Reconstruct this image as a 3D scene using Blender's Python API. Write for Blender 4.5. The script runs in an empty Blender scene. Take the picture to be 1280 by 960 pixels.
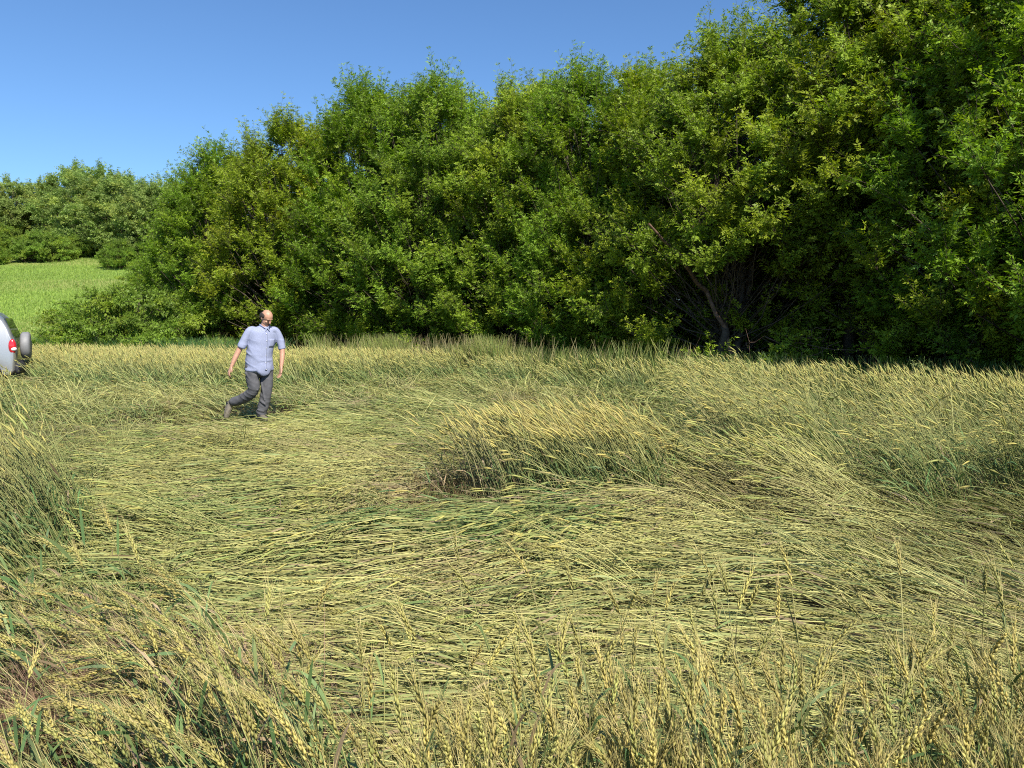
import bpy, bmesh, math, random
import numpy as np
from mathutils import Vector, Matrix
R = math.radians
rng = np.random.default_rng(7)
random.seed(7)
sc = bpy.context.scene
col = sc.collection

# ------------------------------------------------------------------ camera
CAM_H, PITCH, FPX = 1.6, R(4.87), 962.0           # FPX: focal length in pixels of a 1280 px wide frame
cd = bpy.data.cameras.new('camera'); cam = bpy.data.objects.new('camera', cd); col.objects.link(cam)
cam.location = (0, 0, CAM_H); cam.rotation_euler = (R(90) - PITCH, 0, 0)
cd.sensor_width = 36; cd.lens = 36 * FPX / 1280; cd.clip_start = 0.05; cd.clip_end = 3000
sc.camera = cam

# ------------------------------------------------------------------ sky, sun, exposure
SUN_EL, SUN_AZ = R(46), R(27)                      # azimuth: to the right of straight behind the camera
sdir = Vector((math.sin(SUN_AZ) * math.cos(SUN_EL), -math.cos(SUN_AZ) * math.cos(SUN_EL), math.sin(SUN_EL)))
w = bpy.data.worlds.new('World'); sc.world = w; w.use_nodes = True
nt = w.node_tree; bg = nt.nodes['Background']
sky = nt.nodes.new('ShaderNodeTexSky'); sky.sky_type = 'NISHITA'; sky.sun_disc = False
sky.sun_elevation = SUN_EL; sky.sun_rotation = math.atan2(sdir.x, sdir.y)
sky.altitude = 200; sky.air_density = 1.0; sky.dust_density = 0.35; sky.ozone_density = 2.2
skm = nt.nodes.new('ShaderNodeMix'); skm.data_type = 'RGBA'; skm.blend_type = 'MULTIPLY'; skm.inputs[0].default_value = 1
nt.links.new(sky.outputs[0], skm.inputs[6]); skm.inputs[7].default_value = (0.70, 0.95, 1.2, 1)
nt.links.new(skm.outputs[2], bg.inputs[0]); bg.inputs[1].default_value = 0.090
sd = bpy.data.lights.new('sun', 'SUN'); sd.energy = 5.0; sd.angle = R(0.53); sd.color = (1, 0.93, 0.80)
so = bpy.data.objects.new('sun', sd); col.objects.link(so)
so.rotation_euler = sdir.to_track_quat('Z', 'Y').to_euler()
vs = sc.view_settings; vs.view_transform = 'Standard'; vs.look = 'None'; vs.gamma = 1; vs.exposure = 0.60
cy = sc.cycles; cy.max_bounces = 6; cy.diffuse_bounces = 3; cy.glossy_bounces = 2; cy.transmission_bounces = 3
cy.caustics_reflective = False; cy.caustics_refractive = False
cy.use_denoising = False; cy.denoising_prefilter = 'ACCURATE'; cy.pixel_filter_type = 'BLACKMAN_HARRIS'; cy.filter_width = 1.1

# ------------------------------------------------------------------ helpers
def tag(o, label=None, cat=None, group=None, kind=None):
    if label: o['label'] = label
    if cat: o['category'] = cat
    if group: o['group'] = group
    if kind: o['kind'] = kind
    return o
def empty(name, loc=(0, 0, 0), rz=0):
    o = bpy.data.objects.new(name, None); col.objects.link(o); o.location = loc; o.rotation_euler = (0, 0, rz); return o
def copy_tree(o, parent=None):
    c = o.copy(); col.objects.link(c); c.parent = parent
    for ch in list(o.children): copy_tree(ch, c)
    return c
def link(name, me, mat, parent=None):
    o = bpy.data.objects.new(name, me); col.objects.link(o)
    if mat: me.materials.append(mat)
    if parent: o.parent = parent
    return o
class MB:                                          # numpy mesh collector
    def __init__(s): s.V = []; s.C = []; s.Q = []; s.T = []; s.n = 0
    def add(s, V, C, Q=None, T=None):
        V = V.reshape(-1, 3); s.V.append(V.astype(np.float32))
        C = np.broadcast_to(C, V.shape) if C.ndim == 1 else C.reshape(-1, 3)
        s.C.append(C.astype(np.float32))
        if Q is not None: s.Q.append(Q.reshape(-1, 4) + s.n)
        if T is not None: s.T.append(T.reshape(-1, 3) + s.n)
        s.n += len(V)
    def build(s, name, mat, parent=None, smooth=False):
        V = np.concatenate(s.V); C = np.concatenate(s.C)
        Q = np.concatenate(s.Q).astype(np.int32) if s.Q else np.zeros((0, 4), np.int32)
        T = np.concatenate(s.T).astype(np.int32) if s.T else np.zeros((0, 3), np.int32)
        me = bpy.data.meshes.new(name)
        me.vertices.add(len(V)); me.vertices.foreach_set('co', V.ravel())
        nl = Q.size + T.size; me.loops.add(nl)
        me.loops.foreach_set('vertex_index', np.concatenate([Q.ravel(), T.ravel()]))
        me.polygons.add(len(Q) + len(T))
        st = np.concatenate([np.arange(len(Q)) * 4, Q.size + np.arange(len(T)) * 3]).astype(np.int32)
        me.polygons.foreach_set('loop_start', st)
        a = me.color_attributes.new('Col', 'FLOAT_COLOR', 'POINT')
        a.data.foreach_set('color', np.concatenate([C, np.ones((len(C), 1), np.float32)], 1).ravel())
        if smooth: me.polygons.foreach_set('use_smooth', np.ones(len(me.polygons), bool))
        me.update(); me.validate()
        return link(name, me, mat, parent)
def nrm(v): return v / np.maximum(np.linalg.norm(v, axis=-1, keepdims=True), 1e-9)
def ribbon(mb, P, W, side, C):                     # P N,S,3  W N,S  side N,S,3 or N,1,3  C N,S,3
    N, S = P.shape[:2]; off = side * W[..., None] * 0.5
    V = np.stack([P - off, P + off], 2)
    b = (np.arange(N) * S * 2)[:, None]; k = (np.arange(S - 1) * 2)[None]
    i = b + k; Q = np.stack([i, i + 1, i + 3, i + 2], -1)
    mb.add(V, np.repeat(np.broadcast_to(C, P.shape)[:, :, None], 2, 2), Q)
def tube(mb, P, Rr, k, C):
    N, S = P.shape[:2]
    T = np.gradient(P, axis=1); T = nrm(T)
    ref = np.zeros_like(T); ref[..., 2] = 1; m = np.abs(T[:, :1, 2:3]) > 0.9
    ref = np.where(m, np.array([1., 0, 0]), ref)
    U = nrm(np.cross(T, ref)); Wv = np.cross(T, U)
    a = np.arange(k) * 2 * math.pi / k
    V = P[:, :, None] + Rr[..., None, None] * (U[:, :, None] * np.cos(a)[:, None] + Wv[:, :, None] * np.sin(a)[:, None])
    b = (np.arange(N) * S * k)[:, None, None]; r = (np.arange(S - 1) * k)[None, :, None]; j = np.arange(k)[None, None]
    j2 = (j + 1) % k
    Q = np.stack([b + r + j, b + r + j2, b + r + k + j2, b + r + k + j], -1)
    mb.add(V, np.repeat(np.broadcast_to(C, P.shape)[:, :, None], k, 2), Q)
def vnoise(x, y, seed=0):                          # smooth lattice noise, 0..1
    x = np.asarray(x, float); y = np.asarray(y, float)
    xi = np.floor(x).astype(np.int64); yi = np.floor(y).astype(np.int64); fx = x - xi; fy = y - yi
    fx = fx * fx * (3 - 2 * fx); fy = fy * fy * (3 - 2 * fy)
    def h(a, b):
        n = (a * 374761393 + b * 668265263 + seed * 1442695041) & 0x7fffffff
        n = ((n ^ (n >> 13)) * 1274126177) & 0x7fffffff
        return ((n ^ (n >> 16)) & 0xffff) / 65535.0
    return (h(xi, yi) * (1 - fx) + h(xi + 1, yi) * fx) * (1 - fy) + (h(xi, yi + 1) * (1 - fx) + h(xi + 1, yi + 1) * fx) * fy
def fbm(x, y, seed=0): return 0.6 * vnoise(x, y, seed) + 0.3 * vnoise(x * 2.1, y * 2.1, seed + 5) + 0.1 * vnoise(x * 4.3, y * 4.3, seed + 9)
def sstep(a, b, x): t = np.clip((x - a) / (b - a), 0, 1); return t * t * (3 - 2 * t)

# ------------------------------------------------------------------ materials
def mat_new(name):
    m = bpy.data.materials.new(name); m.use_nodes = True; return m, m.node_tree, m.node_tree.nodes['Principled BSDF']
def mat_plain(name, c, rough=0.6, metal=0, noise=0.0, scale=30, spec=0.5, coat=0):
    m, t, p = mat_new(name)
    p.inputs['Roughness'].default_value = rough; p.inputs['Metallic'].default_value = metal
    p.inputs['Specular IOR Level'].default_value = spec; p.inputs['Coat Weight'].default_value = coat
    if noise:
        n = t.nodes.new('ShaderNodeTexNoise'); n.inputs['Scale'].default_value = scale; n.inputs['Detail'].default_value = 5
        tc = t.nodes.new('ShaderNodeTexCoord'); t.links.new(tc.outputs['Object'], n.inputs[0])
        r = t.nodes.new('ShaderNodeValToRGB')
        r.color_ramp.elements[0].position = 0.3; r.color_ramp.elements[1].position = 0.7
        r.color_ramp.elements[0].color = (*[x * (1 - noise) for x in c], 1); r.color_ramp.elements[1].color = (*[min(1, x * (1 + noise)) for x in c], 1)
        t.links.new(n.outputs[0], r.inputs[0]); t.links.new(r.outputs[0], p.inputs[0])
        b = t.nodes.new('ShaderNodeBump'); b.inputs['Strength'].default_value = 0.3; b.inputs['Distance'].default_value = 0.01
        t.links.new(n.outputs[0], b.inputs['Height']); t.links.new(b.outputs[0], p.inputs['Normal'])
    else: p.inputs[0].default_value = (*c, 1)
    return m
def mat_leafy(name, transl, rough, spec, tint=(1, 1, 1), ttint=(1, 1, 1)):
    m, t, p = mat_new(name)
    a = t.nodes.new('ShaderNodeAttribute'); a.attribute_name = 'Col'
    oi = t.nodes.new('ShaderNodeObjectInfo')
    hs = t.nodes.new('ShaderNodeHueSaturation')
    mr = t.nodes.new('ShaderNodeMapRange'); mr.inputs[3].default_value = 0.491; mr.inputs[4].default_value = 0.502
    t.links.new(oi.outputs['Random'], mr.inputs[0]); t.links.new(mr.outputs[0], hs.inputs['Hue'])
    t.links.new(a.outputs[0], hs.inputs['Color'])
    mx = t.nodes.new('ShaderNodeMix'); mx.data_type = 'RGBA'; mx.blend_type = 'MULTIPLY'; mx.inputs[0].default_value = 1
    t.links.new(hs.outputs[0], mx.inputs[6]); mx.inputs[7].default_value = (*tint, 1)
    t.links.new(mx.outputs[2], p.inputs[0]); p.inputs['Roughness'].default_value = rough; p.inputs['Specular IOR Level'].default_value = spec
    tr = t.nodes.new('ShaderNodeBsdfTranslucent')
    m2 = t.nodes.new('ShaderNodeMix'); m2.data_type = 'RGBA'; m2.blend_type = 'MULTIPLY'; m2.inputs[0].default_value = 1
    t.links.new(mx.outputs[2], m2.inputs[6]); m2.inputs[7].default_value = (*ttint, 1)
    t.links.new(m2.outputs[2], tr.inputs[0])
    ms = t.nodes.new('ShaderNodeMixShader'); ms.inputs[0].default_value = transl
    t.links.new(p.outputs[0], ms.inputs[1]); t.links.new(tr.outputs[0], ms.inputs[2])
    t.links.new(ms.outputs[0], t.nodes['Material Output'].inputs[0])
    return m
M_WHEAT = mat_leafy('wheat_straw', 0.18, 0.55, 0.28, ttint=(1.0, 1.0, 0.6))
M_LEAF = mat_leafy('tree_leaf', 0.36, 0.5, 0.25, tint=(1.85, 1.55, 1.12), ttint=(1.2, 1.3, 0.35))
M_FAR = mat_leafy('hazy_pale_leaf', 0.36, 0.6, 0.2, tint=(2.1, 1.85, 1.7), ttint=(1.1, 1.2, 0.5))  # pale green far foliage, with distance haze put into the tint
M_BUSH = mat_leafy('bush_leaf', 0.36, 0.5, 0.25, tint=(1.65, 1.6, 1.0), ttint=(1.2, 1.3, 0.35))
M_GRASS = mat_leafy('grass_blade', 0.25, 0.5, 0.3, ttint=(1.1, 1.2, 0.5))
M_BARK = mat_plain('bark', (0.075, 0.055, 0.04), 0.9, noise=0.5, scale=9)
M_DEAD = mat_plain('dead_wood', (0.17, 0.10, 0.07), 0.9, noise=0.4, scale=12)

# ------------------------------------------------------------------ terrain
EDGE = np.array([(-60, 33), (-30, 28), (-17, 24.2), (-9, 22.6), (-4.5, 21.2), (0, 18.3), (3.9, 14.1), (7.5, 11.4), (12, 7.8), (22, 0), (40, -14)], float)
def edge_y(X): return np.interp(X, EDGE[:, 0], EDGE[:, 1])
def terrain(X, Y):
    X = np.asarray(X, float); Y = np.asarray(Y, float)
    up = np.clip(Y - 29, 0, 1e9); up = np.where(up > 48, 48 + (up - 48) * 0.25, up)
    side = sstep(-6, -20, X)
    z = up * (0.165 * side + 0.02)
    z = np.minimum(z, 13 + up * 0.01)
    z += 0.25 * (fbm(X * 0.13, Y * 0.13, 3) - 0.5) * sstep(28, 40, Y)
    z += 0.05 * (fbm(X * 0.8, Y * 0.8, 4) - 0.5)
    return z
def ground():
    xs = np.concatenate([-np.geomspace(900, 32, 26), np.arange(-30, 30.1, 0.4), np.geomspace(32, 900, 26)])
    ys = np.concatenate([-np.geomspace(600, 6, 18), np.arange(-5, 34, 0.4), np.arange(34, 90, 1.2), np.geomspace(92, 1500, 26)])
    X, Y = np.meshgrid(xs, ys); Z = terrain(X, Y)
    V = np.stack([X, Y, Z], -1); ny, nx = X.shape
    i = (np.arange(ny - 1)[:, None] * nx + np.arange(nx - 1)[None])
    Q = np.stack([i, i + 1, i + nx + 1, i + nx], -1)
    mb = MB()
    d = Y - edge_y(X); inf = sstep(0.9, -0.2, d)[..., None]
    soil = np.array([0.115, 0.088, 0.055]); n = fbm(X * 0.5, Y * 0.5, 8)[..., None]; band = sstep(0.52, 0.6, vnoise(X * 0.05, Y * 0.16, 12))[..., None]
    grass = np.array([0.20, 0.29, 0.050]) * (0.8 + 0.45 * n) * (1 - band * 0.5) + np.array([0.32, 0.29, 0.12]) * band * 0.5
    mb.add(V, soil * inf + grass * (1 - inf), Q)
    m, t, p = mat_new('ground')
    a = t.nodes.new('ShaderNodeAttribute'); a.attribute_name = 'Col'
    n1 = t.nodes.new('ShaderNodeTexNoise'); n1.inputs['Scale'].default_value = 5; n1.inputs['Detail'].default_value = 8; n1.inputs['Roughness'].default_value = 0.7
    tc = t.nodes.new('ShaderNodeTexCoord'); t.links.new(tc.outputs['Object'], n1.inputs[0])
    r = t.nodes.new('ShaderNodeMapRange'); r.inputs[1].default_value = 0.3; r.inputs[2].default_value = 0.7; r.inputs[3].default_value = 0.6; r.inputs[4].default_value = 1.4
    t.links.new(n1.outputs[0], r.inputs[0])
    mx = t.nodes.new('ShaderNodeMix'); mx.data_type = 'RGBA'; mx.blend_type = 'MULTIPLY'; mx.inputs[0].default_value = 1
    t.links.new(a.outputs[0], mx.inputs[6]); t.links.new(r.outputs[0], mx.inputs[7]); t.links.new(mx.outputs[2], p.inputs[0])
    p.inputs['Roughness'].default_value = 0.95; p.inputs['Specular IOR Level'].default_value = 0.1
    b = t.nodes.new('ShaderNodeBump'); b.inputs['Distance'].default_value = 0.08; b.inputs['Strength'].default_value = 0.7
    t.links.new(n1.outputs[0], b.inputs['Height']); t.links.new(b.outputs[0], p.inputs['Normal'])
    o = mb.build('ground', m, smooth=True)
    tag(o, 'brown field soil running into the green grass hillside', 'ground', kind='structure')
ground()

# ------------------------------------------------------------------ wheat
FLOW = np.array([(100,460,125),(250,460,122),(400,475,140),(500,490,150),(650,475,140),(850,485,150),(1100,480,150),
 (150,540,160),(300,580,193),(450,560,190),(550,525,178),(200,620,185),(250,660,196),(450,680,201),(550,740,190),(350,760,186),
 (700,690,192),(850,690,194),(850,610,150),(750,570,147),(960,630,155),(1100,720,176),(1250,740,152),(1200,800,160),(1000,800,183),
 (800,800,179),(650,800,186),(500,850,180),(60,620,125),(100,500,150),(50,700,140),(150,780,150),(250,850,150),(1150,560,165),(900,860,180),(1200,860,172)], float)
def project(X, Y, Z):
    c, s = math.cos(PITCH), math.sin(PITCH)
    zc = Z - CAM_H; d = np.maximum(Y * c - zc * s, 0.3); u = Y * s + zc * c
    return 640 + FPX * X / d, 480 - FPX * u / d
def flow_az(X, Y):                                 # direction in which the laid stalks point, from the way the field was flattened
    px, py = project(X, Y, 0.0 * X)
    dd = ((px[:, None] - FLOW[None, :, 0]) / 1.6) ** 2 + (py[:, None] - FLOW[None, :, 1]) ** 2 + 200
    wt = 1 / dd ** 1.5; wt /= wt.sum(1, keepdims=True); th = np.radians(wt @ FLOW[:, 2])
    d = np.maximum(Y, 1.0); dyi = -np.sin(th); dxi = np.cos(th)
    dY = -dyi * d * d / (CAM_H * FPX); dX = dxi * d / FPX + X * dY / d
    return np.arctan2(dY, dX)
def poly_sd(P, poly):                              # signed distance, positive inside
    poly = np.array(poly, float); n = len(poly); dmin = np.full(len(P), 1e9); ins = np.zeros(len(P), bool)
    for i in range(n):
        a, b = poly[i], poly[(i + 1) % n]; e = b - a; v = P - a
        t = np.clip((v @ e) / (e @ e), 0, 1); q = v - t[:, None] * e; dmin = np.minimum(dmin, (q ** 2).sum(1))
        c = ((a[1] > P[:, 1]) != (b[1] > P[:, 1])) & (P[:, 0] < (b[0] - a[0]) * (P[:, 1] - a[1]) / (b[1] - a[1] + 1e-12) + a[0]); ins ^= c
    return np.where(ins, 1, -1) * np.sqrt(dmin)
BACK = [(-60, 19.5), (-12.8, 18.5), (-9, 16.2), (-6.3, 15.4), (-4.2, 15.6), (-2.6, 17.2), (-0.6, 18.0), (1.4, 15.8), (2.8, 13.6), (4.4, 11.4), (6.2, 9.4), (8, 8.2), (20, 4), (60, 4), (60, 60), (-60, 60)]
MOUND = [(-0.22, 5.85), (0.35, 5.5), (1.1, 5.7), (2.1, 6.2), (2.5, 6.9), (2.0, 7.5), (1.0, 7.7), (0.2, 7.3), (-0.22, 6.7)]
RIGHT = [(3.0, 13.6), (2.5, 10.8), (2.4, 8.2), (2.6, 6.6), (3.0, 5.85), (3.7, 5.45), (4.6, 5.25), (6, 4.9), (30, 4.7), (30, 30), (3, 18)]
LEFT = [(-2.2, 4.05), (-2.4, 4.7), (-3.7, 5.2), (-5.7, 8.0), (-6.0, 9.6), (-7.4, 11.5), (-9.8, 14.5), (-30, 18), (-30, 3.7), (-2.7, 3.75)]
FRONT = [(-2.5, 3.5), (-1.75, 2.95), (-1.2, 2.75), (-0.75, 2.35), (-0.4, 2.0), (-0.1, 1.9), (0.15, 2.1), (0.5, 1.95), (0.9, 1.98), (1.3, 2.12), (1.8, 2.15), (2.3, 2.1), (6, 2.2), (6, -3), (-6, -3), (-6, 3.6)]
CG = dict(stem=np.array([0.50, 0.47, 0.18]), stemg=np.array([0.18, 0.262, 0.075]), leaf=np.array([0.085, 0.165, 0.055]),
          ear=np.array([0.51, 0.445, 0.13]), awn=np.array([0.60, 0.50, 0.20]), dry=np.array([0.34, 0.26, 0.15]))
def stalks(mb, X, Y, s, az, lod, L=None, zoff=None, wsc=1.0, nleaf=2, fresh=None, eary=None, arch=None, dryp=None, ears=True, parts=None):
    """lay out len(X) stalks: stem, leaves, ear and awns. s: 0 flat .. 1 upright"""
    N = len(X)
    if N == 0: return
    mbs, mbl, mbe = parts or (mb, mb, mb)
    g = terrain(X, Y); r = lambda a, b, *k: rng.uniform(a, b, (N, *k)); nz = lambda sg, *k: rng.normal(0, sg, (N, *k))
    L = r(0.68, 0.92) if L is None else L
    zoff = np.zeros(N) if zoff is None else zoff
    fresh = r(0, 1) if fresh is None else np.clip(fresh + nz(0.22), 0, 1)
    S = {0: 9, 1: 6, 2: 4}[lod]; t = np.linspace(0, 1, S)
    ph0 = 15 + 71 * s + nz(8); ph1 = -9 + 84 * np.maximum(s, 0) ** 1.35 + nz(9)
    if arch is not None: ph1 = ph1 - 70 * arch
    wob = nz(0.20)[:, None] * np.sin(t * 6 + r(0, 6)[:, None]) * (1 - 0.7 * s[:, None])
    ph = np.radians(ph0[:, None] + (ph1 - ph0)[:, None] * t ** (0.55 + 0.9 * s[:, None])) + wob * 0.6
    al = az[:, None] + nz(0.22)[:, None] * t + wob
    D = np.stack([np.cos(ph) * np.cos(al), np.cos(ph) * np.sin(al), np.sin(ph)], -1)
    st = (L / (S - 1))[:, None, None] * D
    P = np.concatenate([np.zeros((N, 1, 3)), np.cumsum(st[:, :-1], 1)], 1)
    P[..., 0] += X[:, None]; P[..., 1] += Y[:, None]; P[..., 2] += (g + zoff)[:, None]
    lay = r(0.01, 0.17)[:, None] * (1 - np.abs(s[:, None])) * np.where(s < 0, 0.35, 1)[:, None]
    gz = terrain(P[..., 0], P[..., 1]) + zoff[:, None]
    P[..., 2] = np.maximum(P[..., 2], gz + lay)
    w = (0.0036 * wsc * r(0.75, 1.25))[:, None] * (1 - 0.35 * t)
    f = fresh[:, None, None]; bright = r(0.55, 1.35)[:, None, None]
    sg_ = CG['stemg'] * (1 - 0.38 * sstep(0.4, 0.8, s))[:, None, None]
    gcol = sg_ * f + CG['stem'] * (1 - f)
    if dryp is not None: gcol = gcol * (1 - dryp[:, None, None]) + np.array([0.40, 0.30, 0.18]) * dryp[:, None, None]
    tt_ = (t[None, :, None] ** 3) * 0.5
    Cs = (gcol * (1 - tt_) + CG['stem'] * tt_) * bright
    if lod == 0: tube(mbs, P, w * 0.5, 4, Cs)
    elif lod == 1: tube(mbs, P, w * 0.55, 3, Cs)
    else:
        sv = nrm(np.cross(D[:, :1], nrm(rng.normal(0, 1, (N, 1, 3))))); ribbon(mbs, P, w * 1.25, sv, Cs)
    # leaves
    for k in range(nleaf):
        pos = (0.25, 0.5, 0.72, 0.88)[k % 4] + nz(0.06); pos = np.clip(pos, 0.08, 0.97) * (S - 1); i0 = np.minimum(pos.astype(int), S - 2); fr = (pos - i0)[:, None]
        B = P[np.arange(N), i0] * (1 - fr) + P[np.arange(N), i0 + 1] * fr; Dl = D[np.arange(N), i0]
        SL = {0: 6, 1: 4, 2: 3}[lod]; tl = np.linspace(0, 1, SL)
        out = nrm(Dl + nrm(rng.normal(0, 1, (N, 3))) * r(0.35, 0.9)[:, None])
        out[:, 2] = np.where(s < 0.35, np.abs(out[:, 2]) * 0.35, out[:, 2])
        LL = r(0.13, 0.27); drop = r(0.1, 0.9) * s + 0.12
        PL = B[:, None] + out[:, None] * (LL[:, None] * tl)[..., None]
        PL[..., 2] -= (drop * LL)[:, None] * tl ** 2 * 0.9
        PL[..., 2] = np.maximum(PL[..., 2], terrain(PL[..., 0], PL[..., 1]) + 0.01)
        WL = (r(0.006, 0.011) * (0.75 + 0.25 * wsc))[:, None] * np.sin(np.clip(0.25 + tl * 0.8, 0, 1) * math.pi) ** 0.6
        sv = nrm(np.cross(out, nrm(rng.normal(0, 1, (N, 3)) + np.array([0, 0, 0.8]))))[:, None]
        dry = (rng.random(N) < (0.34 if k == 0 else 0.08) + (0 if dryp is None else dryp * 0.6))[:, None]
        c = np.where(dry, CG['dry'] * r(0.6, 1.2, 1), (CG['leaf'] * fresh[:, None] + (CG['leaf'] * 0.55 + CG['stem'] * 0.45) * (1 - fresh[:, None])) * r(0.7, 1.35, 1))
        ribbon(mbl[k] if parts else mbl, PL, WL, sv, c[:, None])
    if not ears: return
    # ear: follows the stem tip, nodding
    EL = r(0.062, 0.118) * (1.22 if lod == 0 else 1); sag = r(0, 26) * (0.35 + 0.65 * s)
    SE = {0: 6, 1: 5, 2: 3}[lod]; te = np.linspace(0, 1, SE)
    phe = ph[:, -1:] - np.radians(sag)[:, None] * (0.3 + te); ale = al[:, -1:] + 0 * te
    DE = np.stack([np.cos(phe) * np.cos(ale), np.cos(phe) * np.sin(ale), np.sin(phe)], -1)
    PE = P[:, -1:] + np.concatenate([np.zeros((N, 1, 3)), np.cumsum(DE[:, :-1] * (EL / (SE - 1))[:, None, None], 1)], 1)
    PE[..., 2] = np.maximum(PE[..., 2], (terrain(PE[:, :1, 0], PE[:, :1, 1]) + 0.02))
    ey = (1 - 0.55 * fresh) if eary is None else np.clip(eary + nz(0.26), 0, 1)
    ce = (CG['ear'] * ey[:, None] + np.array([0.27, 0.34, 0.10]) * (1 - ey[:, None])) * r(0.66, 1.2, 1)
    ca = (CG['awn'] * (0.4 + 0.6 * ey[:, None]) + np.array([0.35, 0.38, 0.14]) * 0.6 * (1 - ey[:, None])) * r(0.8, 1.15, 1)
    if lod == 0:
        ne = 22; k = np.arange(ne); tk = (k + 0.3) / ne
        idx = np.minimum((tk * (SE - 1)).astype(int), SE - 2); fr = tk * (SE - 1) - idx
        Ax = PE[:, idx] * (1 - fr)[None, :, None] + PE[:, idx + 1] * fr[None, :, None]; T = DE[:, idx]
        side0 = nrm(np.cross(DE[:, 0], nrm(rng.normal(0, 1, (N, 3)))))[:, None]; up0 = np.cross(T, side0)
        ang = (k % 2) * math.pi + rng.normal(0, 0.35, (N, ne)) + np.where(k % 4 > 1, 0.9, -0.5)
        O = side0 * np.cos(ang)[..., None] + up0 * np.sin(ang)[..., None]
        sz = np.sin(np.clip(0.25 + tk * 0.68, 0, 1) * math.pi) ** 0.5
        Ld = nrm(T + O * 0.24); base = Ax + O * 0.001; ln = 0.0215 * sz
        Wd = nrm(np.cross(Ld, O)); Hd = np.cross(Wd, Ld)
        mid = base + Ld * (ln * 0.45)[None, :, None]; tip = base + Ld * ln[None, :, None]
        rw = (0.0039 * sz)[None, :, None]
        V = np.stack([base, mid + Wd * rw, mid + Hd * rw * 1.1, mid - Wd * rw, mid - Hd * rw * 0.9, tip], 2)
        b = (np.arange(N * ne) * 6)[:, None, None]
        T6 = np.array([(0, 2, 1), (0, 3, 2), (0, 4, 3), (0, 1, 4), (5, 1, 2), (5, 2, 3), (5, 3, 4), (5, 4, 1)])[None]
        shade = rng.uniform(0.82, 1.15, (N, ne, 1, 1)); cc = ce[:, None, None] * shade * np.array([0.8, 1, 1, 1, 1, 1.12])[None, None, :, None]
        mbe.add(V, np.broadcast_to(cc, V.shape), T=b + T6)
        sel = slice(0, ne); na = ne; tp = tip; oo = O; tt = T; al_ = rng.uniform(0.045, 0.075, (N, na)); aw = 0.0013; SA = 3
    elif lod == 1:
        tube(mbe, PE, (0.0052 * wsc ** 0.5) * np.array([0.5, 1, 0.95, 0.8, 0.25])[None] * r(0.85, 1.15)[:, None], 4, ce[:, None])
        na = 9; tp = PE[:, [0, 1, 1, 2, 2, 3, 3, 4, 4]]; tt = DE[:, [1, 1, 2, 2, 3, 3, 4, 4, 4]]; oo = nrm(np.cross(tt, rng.normal(0, 1, (N, na, 3))))
        al_ = rng.uniform(0.045, 0.08, (N, na)); aw = 0.0012 * wsc; SA = 2
    else:
        tube(mbe, PE, (0.0056 * wsc ** 0.7) * np.array([0.7, 1, 0.3])[None] * r(0.85, 1.15)[:, None], 3, ce[:, None])
        na = 5; tp = PE[:, [0, 1, 1, 2, 2]]; tt = DE[:, [1, 1, 2, 2, 2]]; oo = nrm(np.cross(tt, rng.normal(0, 1, (N, na, 3))))
        al_ = rng.uniform(0.05, 0.085, (N, na)); aw = 0.0017 * wsc; SA = 2
    ad = nrm(tt + oo * rng.uniform(0.12, 0.42, (N, na, 1))).reshape(-1, 3); tp = tp.reshape(-1, 3); al_ = al_.reshape(-1)
    sv = nrm(np.cross(ad, rng.normal(0, 1, ad.shape)))
    V = np.stack([tp - sv * aw / 2, tp + sv * aw / 2, tp + ad * al_[:, None]], 1)
    b = (np.arange(len(tp)) * 3)[:, None]
    mbe.add(V, np.repeat(np.repeat(ca[:, None], na, 1).reshape(-1, 3)[:, None], 3, 1), T=b + np.array([0, 1, 2])[None])

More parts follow.
